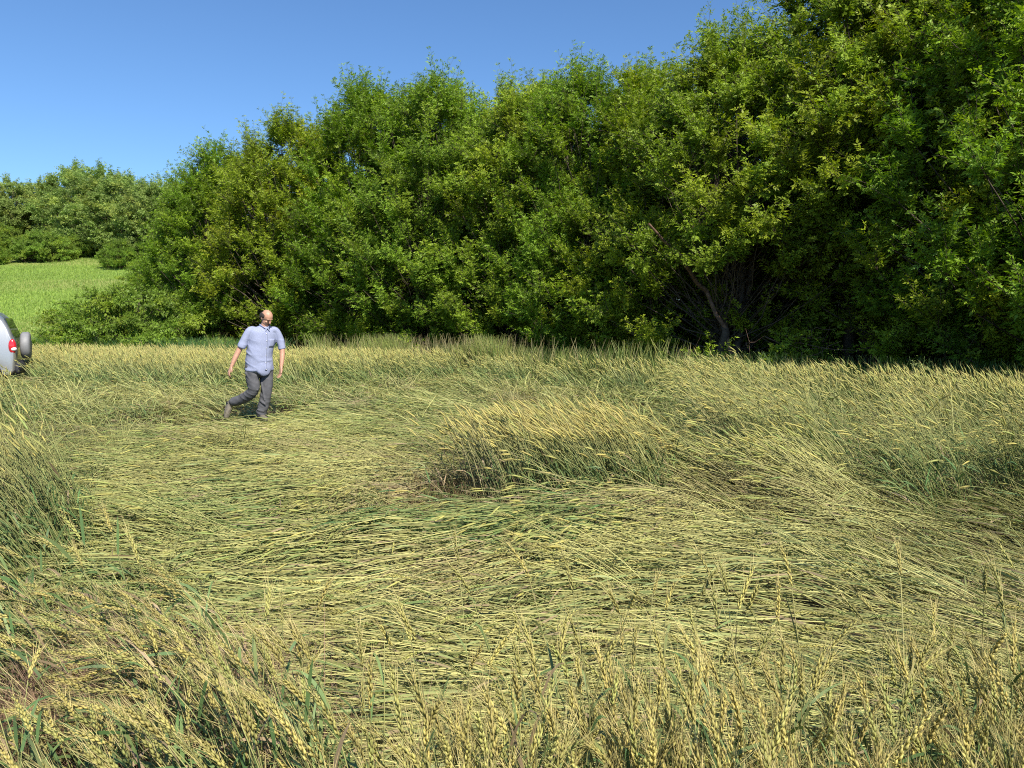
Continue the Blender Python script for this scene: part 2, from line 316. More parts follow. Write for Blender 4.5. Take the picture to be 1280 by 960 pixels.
def sample(x0, x1, y0, y1, dens):
    n = int((x1 - x0) * (y1 - y0) * dens); return rng.uniform(x0, x1, n), rng.uniform(y0, y1, n)
def inview(X, Y): return np.abs(X) < 0.70 * Y + 1.6
CARP, CARH = np.array([-10.97, 17.0]), np.array([-0.893, -0.450])      # rear left corner of the car and its heading
def in_car(X, Y):
    u = (X - CARP[0]) * CARH[0] + (Y - CARP[1]) * CARH[1]; v = (X - CARP[0]) * CARH[1] * 1.0 - (Y - CARP[1]) * CARH[0]
    return (u > -0.45) & (u < 4.2) & (v > -0.9) & (v < 1.95)
def field():
    lo, bk, md, rt, lf, ft, cl = (MB() for _ in range(7))
    strips = [(0.75, 2.6, 800, 0, 1.1), (2.6, 4.2, 470, 0, 1.45), (4.2, 6.5, 460, 1, 1.65), (6.5, 9.5, 430, 1, 1.55), (9.5, 14, 300, 2, 1.9), (14, 20, 210, 2, 2.4), (20, 33, 110, 2, 3.3)]
    for (y0, y1, dens, lod, ws) in strips:
        xm = 0.7 * y1 + 1.6; X, Y = sample(-xm, xm, y0, y1, dens); m = inview(X, Y) & (Y < edge_y(X) + 0.25 * (fbm(X, Y, 2) - 0.3)); X, Y = X[m], Y[m]
        P = np.stack([X + 0.7 * (vnoise(X * 1.3, Y * 1.3, 21) - 0.5) + 0.25 * (vnoise(X * 5, Y * 5, 22) - 0.5), Y + 0.7 * (vnoise(X * 1.3, Y * 1.3, 23) - 0.5) + 0.25 * (vnoise(X * 5, Y * 5, 24) - 0.5)], 1)
        n1 = fbm(X * 1.1, Y * 1.1, 31); n2 = fbm(X * 2.6, Y * 2.6, 32); n3 = vnoise(X * 0.35, Y * 0.35, 33)
        dB, dM, dR, dL, dF = (poly_sd(P, q) for q in (BACK, MOUND, RIGHT, LEFT, FRONT))
        sB = sstep(-0.7, 0.9, dB + 1.2 * (n1 - 0.5)) * (0.80 + 0.2 * n1); sM = sstep(-0.05, 0.18, dM + 0.25 * (n2 - 0.5)) * (0.95 - 0.42 * sstep(0.9, 2.4, X) - 0.12 * n2); sR = sstep(-0.06, 0.18, dR + 0.7 * (n2 - 0.5)) * np.clip(0.05 + 2.4 * (vnoise(X * 2.1, Y * 2.1, 36) * 0.6 + n2 * 0.4 - 0.25) * (0.35 + n1), 0.08, 0.97)
        sR = np.where((dR > 0.08) & (dR < 1.0) & (Y < 11), np.maximum(sR, 0.60 + 0.4 * n2), sR)
        sL = sstep(-0.10, 0.20, dL + 0.3 * (n2 - 0.5)) * (0.70 + 0.22 * n1); sF = sstep(-0.08, 0.12, dF) * np.where(X > -0.35, 0.98 + 0.06 * n1, 0.74 + 0.2 * n1)
        # the mound slopes off to lower right
        tail = np.exp(-(((X - 2.5) / 1.1) ** 2 + ((Y - 6.1) / 0.9) ** 2)) * 0.40 - np.exp(-(((X - 0.2) / 1.0) ** 2 + ((Y - 5.3) / 0.5) ** 2)) * 0.2
        A = np.stack([sB, sM, sR, sL, sF, np.maximum(0.02 + 0.18 * n2 * n1 + tail, -0.1)], 1); who = A.argmax(1); s = np.clip(A.max(1), -0.1, 1)
        tn = vnoise(X * 2.4, Y * 2.4, 38) * 0.7 + vnoise(X * 5.5, Y * 5.5, 39) * 0.3; s = np.where(who == 5, s + 0.20 * sstep(0.6, 0.8, tn), s)
        s = np.where(np.hypot((X + 3.7) / 1.75, (Y - 10.8) / 1.8) < 1.0 + 0.3 * (n1 - 0.5), -0.16, s)
        az = flow_az(X, Y); az = np.where(az < 0, az + 2 * math.pi, az)
        messy = np.where(who == 2, 1.2, np.where((who == 4) & (X > -0.4), 1.3, 0.2)) * (n3 * 0.6 + 0.6)
        stand = math.pi + np.where(who == 0, -0.35, np.where(who == 3, -0.25, -0.15))
        k = sstep(0.25, 0.6, s); az = az * (1 - k) + stand * k
        az = az + 1.1 * (vnoise(X * 1.7, Y * 1.7, 41) - 0.5) + 0.7 * (vnoise(X * 4, Y * 4, 42) - 0.5) + rng.normal(0, 0.19, len(X)) + (who == 5) * 0.9 * (vnoise(X * 2.4 + 9, Y * 2.4, 43) - 0.5) * sstep(0.5, 0.75, tn) + rng.normal(0, 1, len(X)) * messy * 0.55
        rnd = (who == 4) & (X > -0.35) & (rng.random(len(X)) < 0.65); az = np.where(rnd, rng.uniform(0, 6.283, len(X)), az)
        ca_, sa_ = np.cos(az), np.sin(az); alo = X * ca_ + Y * sa_; acr = -X * sa_ + Y * ca_
        strand = vnoise(alo * 1.6, acr * 6.5, 53) * 0.65 + vnoise(alo * 3.0, acr * 14, 54) * 0.35
        zo = (0.30 * np.clip(fbm(X * 1.3, Y * 1.3, 51) - 0.42, 0, 1) + 0.09 * vnoise(X * 3.7, Y * 3.7, 52) + 0.15 * np.clip(strand - 0.35, 0, 1)) * (1 - s)
        man = np.hypot((X + 3.7) / 1.3, (Y - 10.8) / 1.6); nearman = sstep(1.5, 0.5, man); zo = zo * (1 - nearman)
        dryp = np.clip(2.6 * (fbm(X * 0.9 + 3, Y * 0.9, 71) - 0.61), 0, 0.8) * ((who == 5) | (who == 2)) + np.where(who == 4, np.clip(3 * (vnoise(X * 3, Y * 3, 72) - 0.55), 0, 1) * (X < -0.5), 0)
        dryp = np.clip(dryp + 0.9 * np.exp(-(((X + 0.5) / 0.40) ** 2 + ((Y - 6.3) / 0.7) ** 2)), 0, 1)
        fr = np.clip(0.15 + 0.95 * fbm(X * 0.9, Y * 0.9, 61) * 1.1 - 0.30 + 0.35 * (vnoise(X * 3, Y * 3, 62) - 0.5) + 0.7 * (0.5 - strand), 0, 1)
        fr = np.where((who == 0) | (who == 3) | (who == 2) | (who == 1) | (who == 4), fr * 0.3 + np.where(who == 4, 0.68, 0.72), fr)
        fr = np.where((who == 5) & (tn < 0.42), fr * 0.5 + 0.5, fr)
        fr = np.where((who == 5) & (Y < 6.3) & (X > -0.9), fr * 0.5 - 0.15, fr)
        L = rng.uniform(0.68, 0.92, len(X)) * np.where(who == 2, 0.72 + 0.3 * n2, 1) * np.where(who == 4, (0.86 + 0.14 * n2) * np.where(X > -0.3, rng.uniform(0.72, 0.97, len(X)), 0.95), 1) * np.where(who == 0, 0.88, 1) * np.where(who == 1, 0.95, 1) * np.where(who == 3, np.where(Y < 5.6, 1.16, 1.0), 1) * np.where(who == 2, np.where(dR < 1.2, 1.32, 0.75 + 0.4 * n1), 1)
        arch = np.where((who == 4) & (X < -0.35), 0.9 * sstep(-0.2, -0.9, X), 0) + np.where(who == 1, 0.35, 0) + np.where(who == 2, 0.5, 0) + np.where(who == 3, 0.3, 0)
        arch = arch * rng.uniform(0.3, 1.2, len(X))
        keep = np.ones(len(X), bool); hasear = rng.random(len(X)) < np.where(who == 5, np.where(s > 0.2, 0.55, 0.34), np.where(who == 4, 0.85, np.where(who == 2, 0.55, np.where(who == 3, 0.55, np.where(who == 0, 0.6, 0.9)))))
        keep &= ~in_car(X, Y)
        brown = (np.hypot((X + 1.3) / 0.5, (Y - 2.2) / 0.38) < 0.75 + 0.6 * n2); keep &= ~(brown & (rng.random(len(X)) < 0.62))
        keep &= ~((who == 2) & ((vnoise(X * 2.3, Y * 2.3, 81) < 0.36) | (np.hypot((X - 3.65) / 0.42, (Y - 6.35) / 0.36) < 1) | (np.hypot((X - 4.35) / 0.28, (Y - 6.3) / 0.32) < 1)) & (rng.random(len(X)) < 0.85))
        keep &= ~((who == 5) & ((strand < 0.33) | (tn < 0.33)) & (rng.random(len(X)) < 0.62))
        keep &= ~((np.hypot((X + 0.5) / 0.36, (Y - 6.15) / 0.75) < 1) & (rng.random(len(X)) < 0.8))
        keep &= ~((man < 0.9) & (rng.random(len(X)) < 0.35))
        keep &= ~((who == 4) & (X > -0.3) & (rng.random(len(X)) < np.where(Y > 1.65, 0.25, 0.0) + 0.42 * (vnoise(X * 4.5, Y * 4.5, 83) < 0.42)))
        keep &= ~((who == 4) & (X <= -0.3) & (rng.random(len(X)) < 0.35))
        keep &= ~((who == 0) & (rng.random(len(X)) < 0.12))
        for q, mb, nl in ((0, bk, 2), (1, md, 2), (2, rt, 2), (3, lf, 2), (4, ft, 4), (5, lo, 1 if lod else 2)):
            for er in (True, False):
              m = (who == q) & keep & (hasear == er)
              if m.any(): stalks(mb, X[m], Y[m], s[m], az[m], lod, L=L[m], zoff=zo[m], wsc=ws, nleaf=nl, fresh=fr[m], arch=arch[m], dryp=dryp[m], ears=er, eary=np.where(who[m] == 1, 0.8, np.where(who[m] == 5, 0.55 - 0.4 * fr[m], np.where(who[m] == 4, 0.74, 0.66))))
    # singles that stayed up at the near edge of the flattened part
    X = rng.uniform(-0.9, 1.9, 46); Y = 1.75 + rng.uniform(0, 0.75, 46); n = len(X)
    stalks(ft, X, Y, rng.uniform(0.8, 1.0, n), rng.uniform(0, 6.28, n), 0, nleaf=3, L=rng.uniform(0.6, 0.85, n))
    for mb, nm, lb in ((lo, 'lodged_wheat', 'wheat flattened into swirls across the middle of the field'), (bk, 'standing_wheat', 'upright green wheat with yellow ears in front of the trees'),
                       (md, 'wheat_clump', 'yellow topped mound of leaning wheat amid the flattened crop'), (rt, 'tangled_wheat', 'tangled half standing wheat on the right under the hedge'),
                       (lf, 'leaning_wheat', 'leaning wheat at the left margin of the flattened crop'), (ft, 'bearded_wheat', 'bearded wheat ears standing closest in front')):
        tag(mb.build(nm, M_WHEAT), lb, 'wheat', kind='stuff')
field()

def blades(mb, X, Y, h0, h1, w0, c0, c1, lean=0.5, S=4, z=None):
    N = len(X); g = terrain(X, Y) if z is None else z; h = rng.uniform(h0, h1, N); a = rng.uniform(0, 6.28, N); t = np.linspace(0, 1, S)
    ln = rng.uniform(0.05, lean, N) * h
    P = np.stack([X[:, None] + (ln * np.cos(a))[:, None] * t ** 2, Y[:, None] + (ln * np.sin(a))[:, None] * t ** 2, g[:, None] + h[:, None] * t * (1 - 0.15 * t)], -1)
    W = (w0 * rng.uniform(0.6, 1.4, N))[:, None] * (1 - 0.85 * t)
    b = rng.uniform(0, 6.28, N); sv = np.stack([np.cos(b), np.sin(b), 0 * b], -1)[:, None]
    u = rng.random((N, 1)); c = (np.array(c0) * u + np.array(c1) * (1 - u)) * rng.uniform(0.7, 1.3, (N, 1))
    ribbon(mb, P, W, sv, c[:, None])
def grasses():
    mb = MB()                                      # strip of tall grass behind the wheat
    X = rng.uniform(-34, 11, 42000); Y = edge_y(X) + np.abs(rng.normal(0, 1.5, len(X))) + 0.25
    m = np.abs(X) < 0.72 * Y + 2; X, Y = X[m], Y[m]
    lft = X < -7; lft &= rng.random(len(X)) < 1
    blades(mb, X[lft], Y[lft], 0.75, 1.22, 0.022, (0.06, 0.15, 0.045), (0.10, 0.19, 0.05))
    r = ~lft & (vnoise(X * 1.1, Y * 0.4, 87) > 0.45); blades(mb, X[r], Y[r], 0.55, 1.15, 0.022, (0.05, 0.11, 0.025), (0.10, 0.15, 0.04))
    tag(mb.build('tall_grass', M_GRASS), 'dark green tall grass along the back rim of the wheat', 'grass', kind='stuff')
    mb = MB()                                      # pale seeding weeds at the hedge foot
    X = np.concatenate([rng.normal(-1.8, 1.9, 5200), rng.uniform(-9, 3.5, 1500)]); Y = edge_y(X) + rng.uniform(0.05, 0.9, len(X))
    hh = vnoise(X * 1.6, Y * 0.3, 85)
    for a_, b_, lo_, hi_ in ((0, 0.4, 0.55, 0.85), (0.4, 0.6, 0.75, 1.15), (0.6, 1.1, 0.9, 1.45)):
        q = (hh >= a_) & (hh < b_); blades(mb, X[q], Y[q], lo_, hi_, 0.02, (0.33, 0.34, 0.10), (0.20, 0.29, 0.08), 0.35)
    i = rng.random(len(X)) < 0.2; blades(mb, X[i], Y[i], 0.9, 1.45, 0.02, (0.38, 0.32, 0.17), (0.32, 0.31, 0.13), 0.25)
    tag(mb.build('dry_weeds', M_GRASS), 'pale seeding weeds at the foot of the hedge behind the wheat', 'weeds', kind='stuff')
    mb = MB()                                      # low weeds at the bare foot of the mound
    X = np.concatenate([rng.normal(-0.55, 0.3, 900), rng.normal(-0.2, 0.2, 350)]); Y = np.concatenate([rng.normal(6.5, 0.35, 900), rng.normal(5.8, 0.2, 350)])
    blades(mb, X, Y, 0.14, 0.38, 0.008, (0.30, 0.17, 0.10), (0.13, 0.20, 0.06), 0.6)
    X = rng.uniform(2.5, 4.8, 1500); Y = 6.2 + rng.normal(0, 0.35, 1500) - 0.1 * (X - 2.5)
    blades(mb, X, Y, 0.14, 0.42, 0.008, (0.30, 0.20, 0.11), (0.14, 0.20, 0.06), 0.6)
    X = rng.normal(-1.3, 0.33, 5200); Y = rng.normal(2.2, 0.26, len(X))
    blades(mb, X, Y, 0.35, 0.66, 0.0028, (0.36, 0.22, 0.17), (0.30, 0.20, 0.13), 0.8, S=6)
    tag(mb.build('weeds', M_GRASS), 'short reddish brown weeds and dry leaves between the wheat stands', 'weeds', kind='stuff')
    mb = MB()                                      # hillside grass
    Y = rng.uniform(27, 72, 90000); X = -rng.uniform(0.38, 0.74, len(Y)) * Y
    blades(mb, X, Y, 0.05, 0.17, 0.035, (0.17, 0.29, 0.05), (0.23, 0.31, 0.07), 0.6, S=3)
    tag(mb.build('hill_grass', M_GRASS), 'sunlit yellow green grass covering the far slope', 'grass', kind='stuff')
grasses()

# ------------------------------------------------------------------ trees
def leaf_mesh(mb, base, dr, size, c, nlf=5, droop=0.3):
    """compound leaves: base N,3, direction N,3"""
    N = len(base); sz = size * rng.uniform(0.7, 1.25, N)
    upv = nrm(rng.normal(0, 0.55, (N, 3)) + np.array([0.15, -0.45, 0.9])); sd_ = nrm(np.cross(dr, upv)); nv = np.cross(sd_, dr)
    spec = {5: [(0.35, 1, 0.8), (0.35, -1, 0.8), (0.75, 1, 0.9), (0.75, -1, 0.9), (0.95, 0, 1.15)], 3: [(0.45, 1, 1), (0.45, -1, 1), (0.6, 0, 1.2)], 1: [(0.1, 0, 1.4)]}[nlf]
    for (ax, sg, k) in spec:
        b = base + dr * (sz * 1.25 * ax)[:, None]; b[:, 2] -= sz * ax * droop * 0.5
        d = nrm(dr * (0.55 if sg else 1) + sd_ * sg * 0.75 + rng.normal(0, 0.18, (N, 3)) - np.array([0, 0, droop]))
        s2 = nrm(np.cross(d, nv + rng.normal(0, 0.3, (N, 3)))); ln = (sz * k * rng.uniform(0.85, 1.15, N))[:, None]; wd = ln * rng.uniform(0.17, 0.25, (N, 1))
        V = np.stack([b, b + d * ln * 0.4 + s2 * wd, b + d * ln, b + d * ln * 0.4 - s2 * wd], 1)
        i = (np.arange(N) * 4)[:, None]
        mb.add(V, np.repeat((c * rng.uniform(0.82, 1.2, (N, 1)))[:, None], 4, 1), Q=i + np.arange(4)[None])
def limbs(mb, A, B, r0, r1, k=5, S=6, sag=0.1, col_=(1, 1, 1)):
    A = np.atleast_2d(A); B = np.atleast_2d(B); N = len(A); t = np.linspace(0, 1, S)[None, :, None]; L = np.linalg.norm(B - A, axis=1)[:, None, None]
    P = A[:, None] * (1 - t) + B[:, None] * t; P = P + rng.normal(0, 0.025, P.shape) * L * np.sin(t * math.pi)
    P[..., 2] -= (sag * L * np.sin(t * math.pi))[..., 0]
    Rr = np.broadcast_to(np.atleast_1d(r0)[:, None], (N, 1)) * (1 - t[..., 0]) + np.broadcast_to(np.atleast_1d(r1)[:, None], (N, 1)) * t[..., 0]
    tube(mb, P, np.broadcast_to(Rr, (N, S)), k, np.array(col_, float))
def make_tree(H, Rad, ncl, seed, size=0.081, basec=(0.075, 0.155, 0.022), prof=None, nsh=9, up=1.25, shl=(0.45, 1.15), low=0.04, nlf=5, spikes=26, hollow=None, flat=1.0, stems=3, leafmat=None):
    global rng; keep = rng; rng = np.random.default_rng(seed)
    prof = prof or [(0, 0.35), (0.1, 0.7), (0.2, 0.92), (0.3, 1.0), (0.5, 0.92), (0.7, 0.72), (0.88, 0.42), (1.0, 0.1)]
    pz, pr = zip(*prof)
    root = empty('tree')
    h = low + (0.97 - low) * rng.random(ncl * 3); rr = np.interp(h, pz, pr); ok = rng.random(len(h)) < rr; h = h[ok][:ncl]; rr = rr[ok][:ncl]; n = len(h)
    th = rng.uniform(0, 2 * math.pi, n); lump = 0.8 + 0.4 * fbm(th * 1.3 + 7, h * 5, seed)
    q = rng.random(n) ** 0.38 * lump; q = np.minimum(q, 1.15)
    C = np.stack([np.cos(th) * q * rr * Rad, np.sin(th) * q * rr * Rad, h * H], -1)
    outd = np.stack([np.cos(th), np.sin(th), 0 * th], -1) * (0.25 + q)[:, None]
    if spikes:
        a = rng.uniform(0, 6.28, spikes); rs = rng.random(spikes) ** 0.6 * Rad * 0.62; hz = np.interp(rs / Rad, [0, 0.25, 0.5, 0.7], [0.96, 0.9, 0.8, 0.66]) * H + rng.normal(0, 0.25, spikes)
        SP = np.stack([np.cos(a) * rs, np.sin(a) * rs, hz], -1)
    if hollow is not None:
        hc, hr = hollow; m = (((C - hc) / hr) ** 2).sum(1) > 1; C, outd, n = C[m], outd[m], int(m.sum())
    crown = MB(); wood = MB()
    tops = []
    for s_ in range(stems):
        a = rng.uniform(0, 6.28); tp = np.array([math.cos(a) * Rad * 0.22, math.sin(a) * Rad * 0.22, H * rng.uniform(0.7, 0.86)]); b0 = np.array([math.cos(a) * 0.12, math.sin(a) * 0.12, -0.25]); tops.append((b0, tp))
        limbs(wood, b0, tp, 0.011 * H + 0.02, 0.025, 7, 9, 0.0)
    # limbs to clusters
    si = rng.integers(0, stems, n); f = np.clip(C[:, 2] / H * rng.uniform(0.45, 0.8, n), 0.06, 0.9)
    b0 = np.array([t[0] for t in tops])[si]; t0 = np.array([t[1] for t in tops])[si]; A = b0 * (1 - f)[:, None] + t0 * f[:, None]
    limbs(wood, A, C, 0.032 * (1 - f * 0.6), 0.008, 3, 5, 0.06)
    # shoots
    k = nsh; B = np.repeat(C, k, 0); od = np.repeat(outd, k, 0)
    d = nrm(od * 0.75 + np.array([0, 0, up]) + rng.normal(0, 0.55, B.shape) * np.array([1, 1, 0.7 * flat])); ln = rng.uniform(*shl, len(B))
    cc = np.array(basec) * np.repeat(rng.uniform(0.75, 1.3, (n, 1)), k, 0)
    yel = np.repeat(rng.random((n, 1)) < 0.22, k, 0); cc = np.where(yel, cc * np.array([1.28, 1.12, 0.95]), cc)
    if spikes:
        ks = 8; B2 = np.repeat(SP, ks, 0); d2 = nrm(np.array([0, 0, 1.0]) + rng.normal(0, 0.2, B2.shape)); ln2 = rng.uniform(0.4, 1.7, len(B2)) * 0.9
        B = np.concatenate([B, B2]); d = np.concatenate([d, d2]); ln = np.concatenate([ln, ln2]); cc = np.concatenate([cc, np.array(basec) * rng.uniform(0.9, 1.35, (len(B2), 1))])
    limbs(wood, B, B + d * ln[:, None], 0.006, 0.002, 3, 3, -0.03)
    nn = 10
    for j in range(nn):
        t = (j + rng.uniform(0.2, 1.0, len(B))) / nn
        P = B + d * (ln * t)[:, None]; P[:, 2] += 0.03 * ln * np.sin(t * math.pi)
        for s2 in range(2):
            o = nrm(np.cross(d, rng.normal(0, 1, d.shape))); ld = nrm(o * 0.85 + d * 0.5 + np.array([0, 0, 0.15]))
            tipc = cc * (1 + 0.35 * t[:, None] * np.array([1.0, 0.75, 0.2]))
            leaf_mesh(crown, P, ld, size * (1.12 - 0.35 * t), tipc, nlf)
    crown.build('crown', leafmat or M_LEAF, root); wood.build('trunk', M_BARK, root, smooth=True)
    rng = keep
    return root
PROTO = []
PROTO.append(make_tree(9.0, 2.7, 330, 101))
PROTO.append(make_tree(9.0, 2.6, 320, 102, basec=(0.090, 0.160, 0.020), prof=[(0, 0.4), (0.12, 0.8), (0.22, 1.0), (0.4, 0.95), (0.6, 0.85), (0.8, 0.6), (1, 0.12)]))
PROTO.append(make_tree(9.0, 2.9, 345, 103, basec=(0.072, 0.152, 0.022), size=0.083))
PROTO.append(make_tree(9.0, 3.0, 320, 104, basec=(0.082, 0.155, 0.020), size=0.083, up=0.8, hollow=(np.array([-0.5, -2.0, 1.9]), np.array([1.7, 2.3, 1.15])), stems=4))
HEDGE = [ # x, y, height, proto, rotation, label
 (-12.7, 32.2, 7.4, 0, 20, 'lowest leafy tree at the left end of the hedge row beside the round bush'),
 (-10.9, 29.2, 8.2, 2, 140, 'second tree from the left of the hedge, its top stepping up toward taller crowns'),
 (-8.0, 27.6, 9.2, 1, 75, 'hedge tree right behind and above the walking man'),
 (-4.6, 26.0, 9.7, 0, 200, 'tall twin peaked hedge tree just right of the walking man'),
 (-2.3, 24.6, 9.4, 2, 310, 'hedge tree behind the pale seeding weeds, as tall as its twin peaked neighbour'),
 (0.3, 22.8, 8.8, 1, 10, 'dense green tree in the middle of the hedge'),
 (2.0, 21.0, 8.5, 0, 250, 'yellowish green hedge tree just left of the sky gap'),
 (3.6, 19.6, 8.2, 1, 150, 'hedge tree with a small sky gap and a dead limb below its crown'),
 (4.9, 17.6, 8.3, 3, 5, 'hedge tree with upright spiky shoots left of the tallest crowns'),
 (7.8, 17.0, 10.4, 3, 335, 'tall tree above the dark hollow with bare branches'),
 (9.2, 15.4, 10.6, 1, 215, 'tallest broad tree cropped by the top of the picture'),
 (9.7, 13.5, 9.8, 2, 100, 'bright leafy tree at the right border nearest to the wheat'),
 (12.0, 11.2, 9.4, 0, 330, 'tree just beyond the right border closing the hedge row')]
BACKROW = [(-10.4, 32.4, 8.5, 2, 33), (-6.3, 30.4, 9.8, 1, 260), (-2.6, 28.6, 10.2, 0, 120), (0.9, 26.6, 9.9, 1, 300), (4.0, 24.2, 9.2, 2, 190), (6.6, 21.6, 9.0, 0, 70), (9.4, 19.8, 10.0, 1, 160), (12.2, 17.0, 10.4, 3, 240), (15.0, 12.5, 9.5, 2, 20)]
used = set()
def place(pi, x, y, h, rot, label, group, squash=1.0, protos=None, cat='tree'):
    pr = (protos or PROTO)[pi]; o = pr if id(pr) not in used else copy_tree(pr); used.add(id(pr))
    s = h / pr['H'] if 'H' in pr.keys() else h / 9.7
    o.location = (x, y, float(terrain(x, y)) - 0.05); o.rotation_euler = (0, 0, R(rot)); o.scale = (s * squash, s * squash, s)
    tag(o, label, cat, group); return o
for (x, y, h, pi, rot, lb) in HEDGE: place(pi, x, y, h, rot, lb, 'trees of the hedge row behind the wheat', 1.08)
for i, (x, y, h, pi, rot) in enumerate(BACKROW): place(pi, x, y, h, rot, 'dark tree of the second row showing through behind the hedge trees', 'trees of the second row', 1.15)

# dead limb in the hollow
def dead_wood():
    root = empty('dead_tree', (4.2, 16.8, 0)); mb = MB()
    g = lambda *p: np.array(p, float)
    limbs(mb, g(1.3, 0.2, -0.1), g(0.1, 0.3, 2.2), 0.06, 0.045, 7, 8)
    limbs(mb, g(0.1, 0.3, 2.2), g(-1.45, -1.1, 3.5), 0.05, 0.022, 6, 8, -0.03)
    t = mb.build('trunk', M_DEAD, root, smooth=True)
    for k in range(9):
        m2 = MB(); a = g(1.3 - 0.075 * k + rng.uniform(0, 0.8), 0.1 - 0.03 * k, 0.3 + 0.13 * k); b = a + np.array([rng.normal(0, 1.0), rng.normal(-0.5, 0.4), rng.uniform(-0.3, 0.7)])
        limbs(m2, a, b, 0.014, 0.005, 5, 7, 0.08)
        for q in range(4): c = a + (b - a) * rng.uniform(0.3, 1); limbs(m2, c, c + rng.normal(0, 0.35, 3), 0.008, 0.003, 3, 4)
        m2.build('branch', M_DEAD, root, smooth=True)
    tag(root, 'dead leafless reddish brown tree leaning in the dark hollow of the hedge', 'dead tree')
dead_wood()

# bushes and hill trees
bushp = make_tree(2.3, 2.9, 300, 201, size=0.085, basec=(0.080, 0.140, 0.032), prof=[(0, 0.95), (0.3, 1.0), (0.6, 0.8), (0.85, 0.5), (1, 0.15)], nsh=7, up=0.12, shl=(0.4, 0.8), spikes=0, flat=0.4, nlf=3, leafmat=M_BUSH)
bushp.name = 'bush'; bushp['H'] = 2.5
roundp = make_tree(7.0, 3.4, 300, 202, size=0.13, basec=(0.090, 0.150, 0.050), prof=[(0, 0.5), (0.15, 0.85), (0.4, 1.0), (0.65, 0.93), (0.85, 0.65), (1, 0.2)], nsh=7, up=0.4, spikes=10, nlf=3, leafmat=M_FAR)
roundp['H'] = 7.6
P2 = [bushp, roundp]
place(0, -13.0, 26.3, 2.85, 40, 'wide low spreading bush at the back rim of the wheat left of the man', None, 0.82, P2, 'bush')
def hillpt(px, Y): return (px - 640) / 962 * Y
hill = [(-30, 72, 7.0, 'roundest far tree on the slope at the very left border'), (18, 76, 7.2, 'far slope tree behind the short bright bush'), (62, 80, 7.3, 'far slope tree in the dip of the skyline'),
        (108, 74, 8.6, 'left one of the two highest far trees on the slope'), (138, 70, 8.4, 'right one of the two highest far trees on the slope'), (172, 66, 7.4, 'far slope tree between the highest pair and the hedge'),
        (205, 60, 7.2, 'far slope tree touching the left end of the hedge'), (240, 62, 7.0, 'far slope tree hidden partly behind the hedge end')]
for i, (px, Y, h, lb) in enumerate(hill): place(1, hillpt(px, Y), Y, h * 0.92, 47 * i, lb, 'trees along the far slope', 1.0 + 0.1 * (i % 3), P2)
for i, (px, Y, h, lb) in enumerate([(62, 63, 2.6, 'short bright green bush on the slope before the far trees'), (5, 67, 2.8, 'dark low bush at the foot of the leftmost far trees'), (165, 58, 2.3, 'bushy thicket below the highest far trees'), (215, 46, 2.6, 'thicket with dry twigs left of the hedge end'), (250, 36, 2.4, 'shaded bush squeezed between the wide low bush and the hedge'), (100, 66, 2.0, 'smallest bush on the slope right beside the short bright one'), (-18, 60, 2.2, 'bush on the slope at the outermost left of the picture')]):
    place(0, hillpt(px, Y), Y, h, 80 * i + 15, lb, 'bushes on the slope', 0.72, P2, 'bush')

# ------------------------------------------------------------------ single stalks that stand out before the flattened wheat
def lone_stalks():
    data = [ # ear px, ear py, ear height, lean azimuth, straightness, freshness, yellowness, label
     (905, 775, 0.80, 1.2, 1.0, 0.3, 0.9, 'straight brownish wheat ear standing clear of the front row right of the middle'),
     (970, 765, 0.80, 2.0, 1.0, 0.4, 0.7, 'tallest lone wheat stalk with pale bristles on a thin bare stem, right of the middle'),
     (1048, 810, 0.80, 0.1, 0.72, 0.8, 0.6, 'dark wheat ear tilting to the right above the front row'),
     (811, 806, 0.74, 3.0, 1.0, 0.9, 0.3, 'short dark green wheat ear pointing straight up near the middle of the front row'),
     (784, 765, 0.80, 4.0, 1.0, 0.5, 0.6, 'pale green upright wheat ear left of the short dark ear'),
     (184, 715, 0.82, 2.6, 0.95, 0.6, 0.6, 'lone upright wheat ear at the left rising over the matted wheat'),
     (888, 838, 0.78, 0.3, 0.8, 0.5, 0.5, 'green wheat ear tilting right below the straight brownish one'),
     (600, 790, 0.80, 2.9, 0.86, 0.3, 0.9, 'pale bristly wheat ear tilting left in the middle of the front row'),
     (522, 838, 0.78, 0.4, 0.85, 0.2, 1.0, 'straw yellow wheat ear tilting right, left of the middle'),
     (462, 880, 0.78, 3.3, 0.95, 0.2, 1.0, 'thick straw yellow wheat ear upright near the bottom border')]
    for (px, py, h, a, s, fr, ey, lb) in data:
        Yd = (CAM_H - h) * 962 / (py - 398); Xd = (px - 640) / 962 * Yd * 1.0
        L = h / math.sin(R(20 + 64 * s)) * 0.97
        reach = L * (1 - s) * 1.0
        x0, y0 = Xd - math.cos(a) * reach, Yd - math.sin(a) * reach
        ps = (MB(), [MB(), MB()], MB())
        stalks(None, np.array([x0]), np.array([y0]), np.array([s]), np.array([a]), 0, L=np.array([L]), nleaf=2, fresh=np.array([fr]), eary=np.array([ey]), parts=ps)
        root = empty('wheat_stalk', (x0, y0, float(terrain(x0, y0)))); inv = Matrix.Translation((-x0, -y0, -root.location.z))
        for nm, p in zip(('stem', 'leaf', 'leaf', 'ear'), (ps[0], *ps[1], ps[2])):
            o = p.build(nm, M_WHEAT, root); o.data.transform(inv)
        tag(root, lb, 'wheat stalk', 'single wheat stalks rising before the flattened wheat')
lone_stalks()

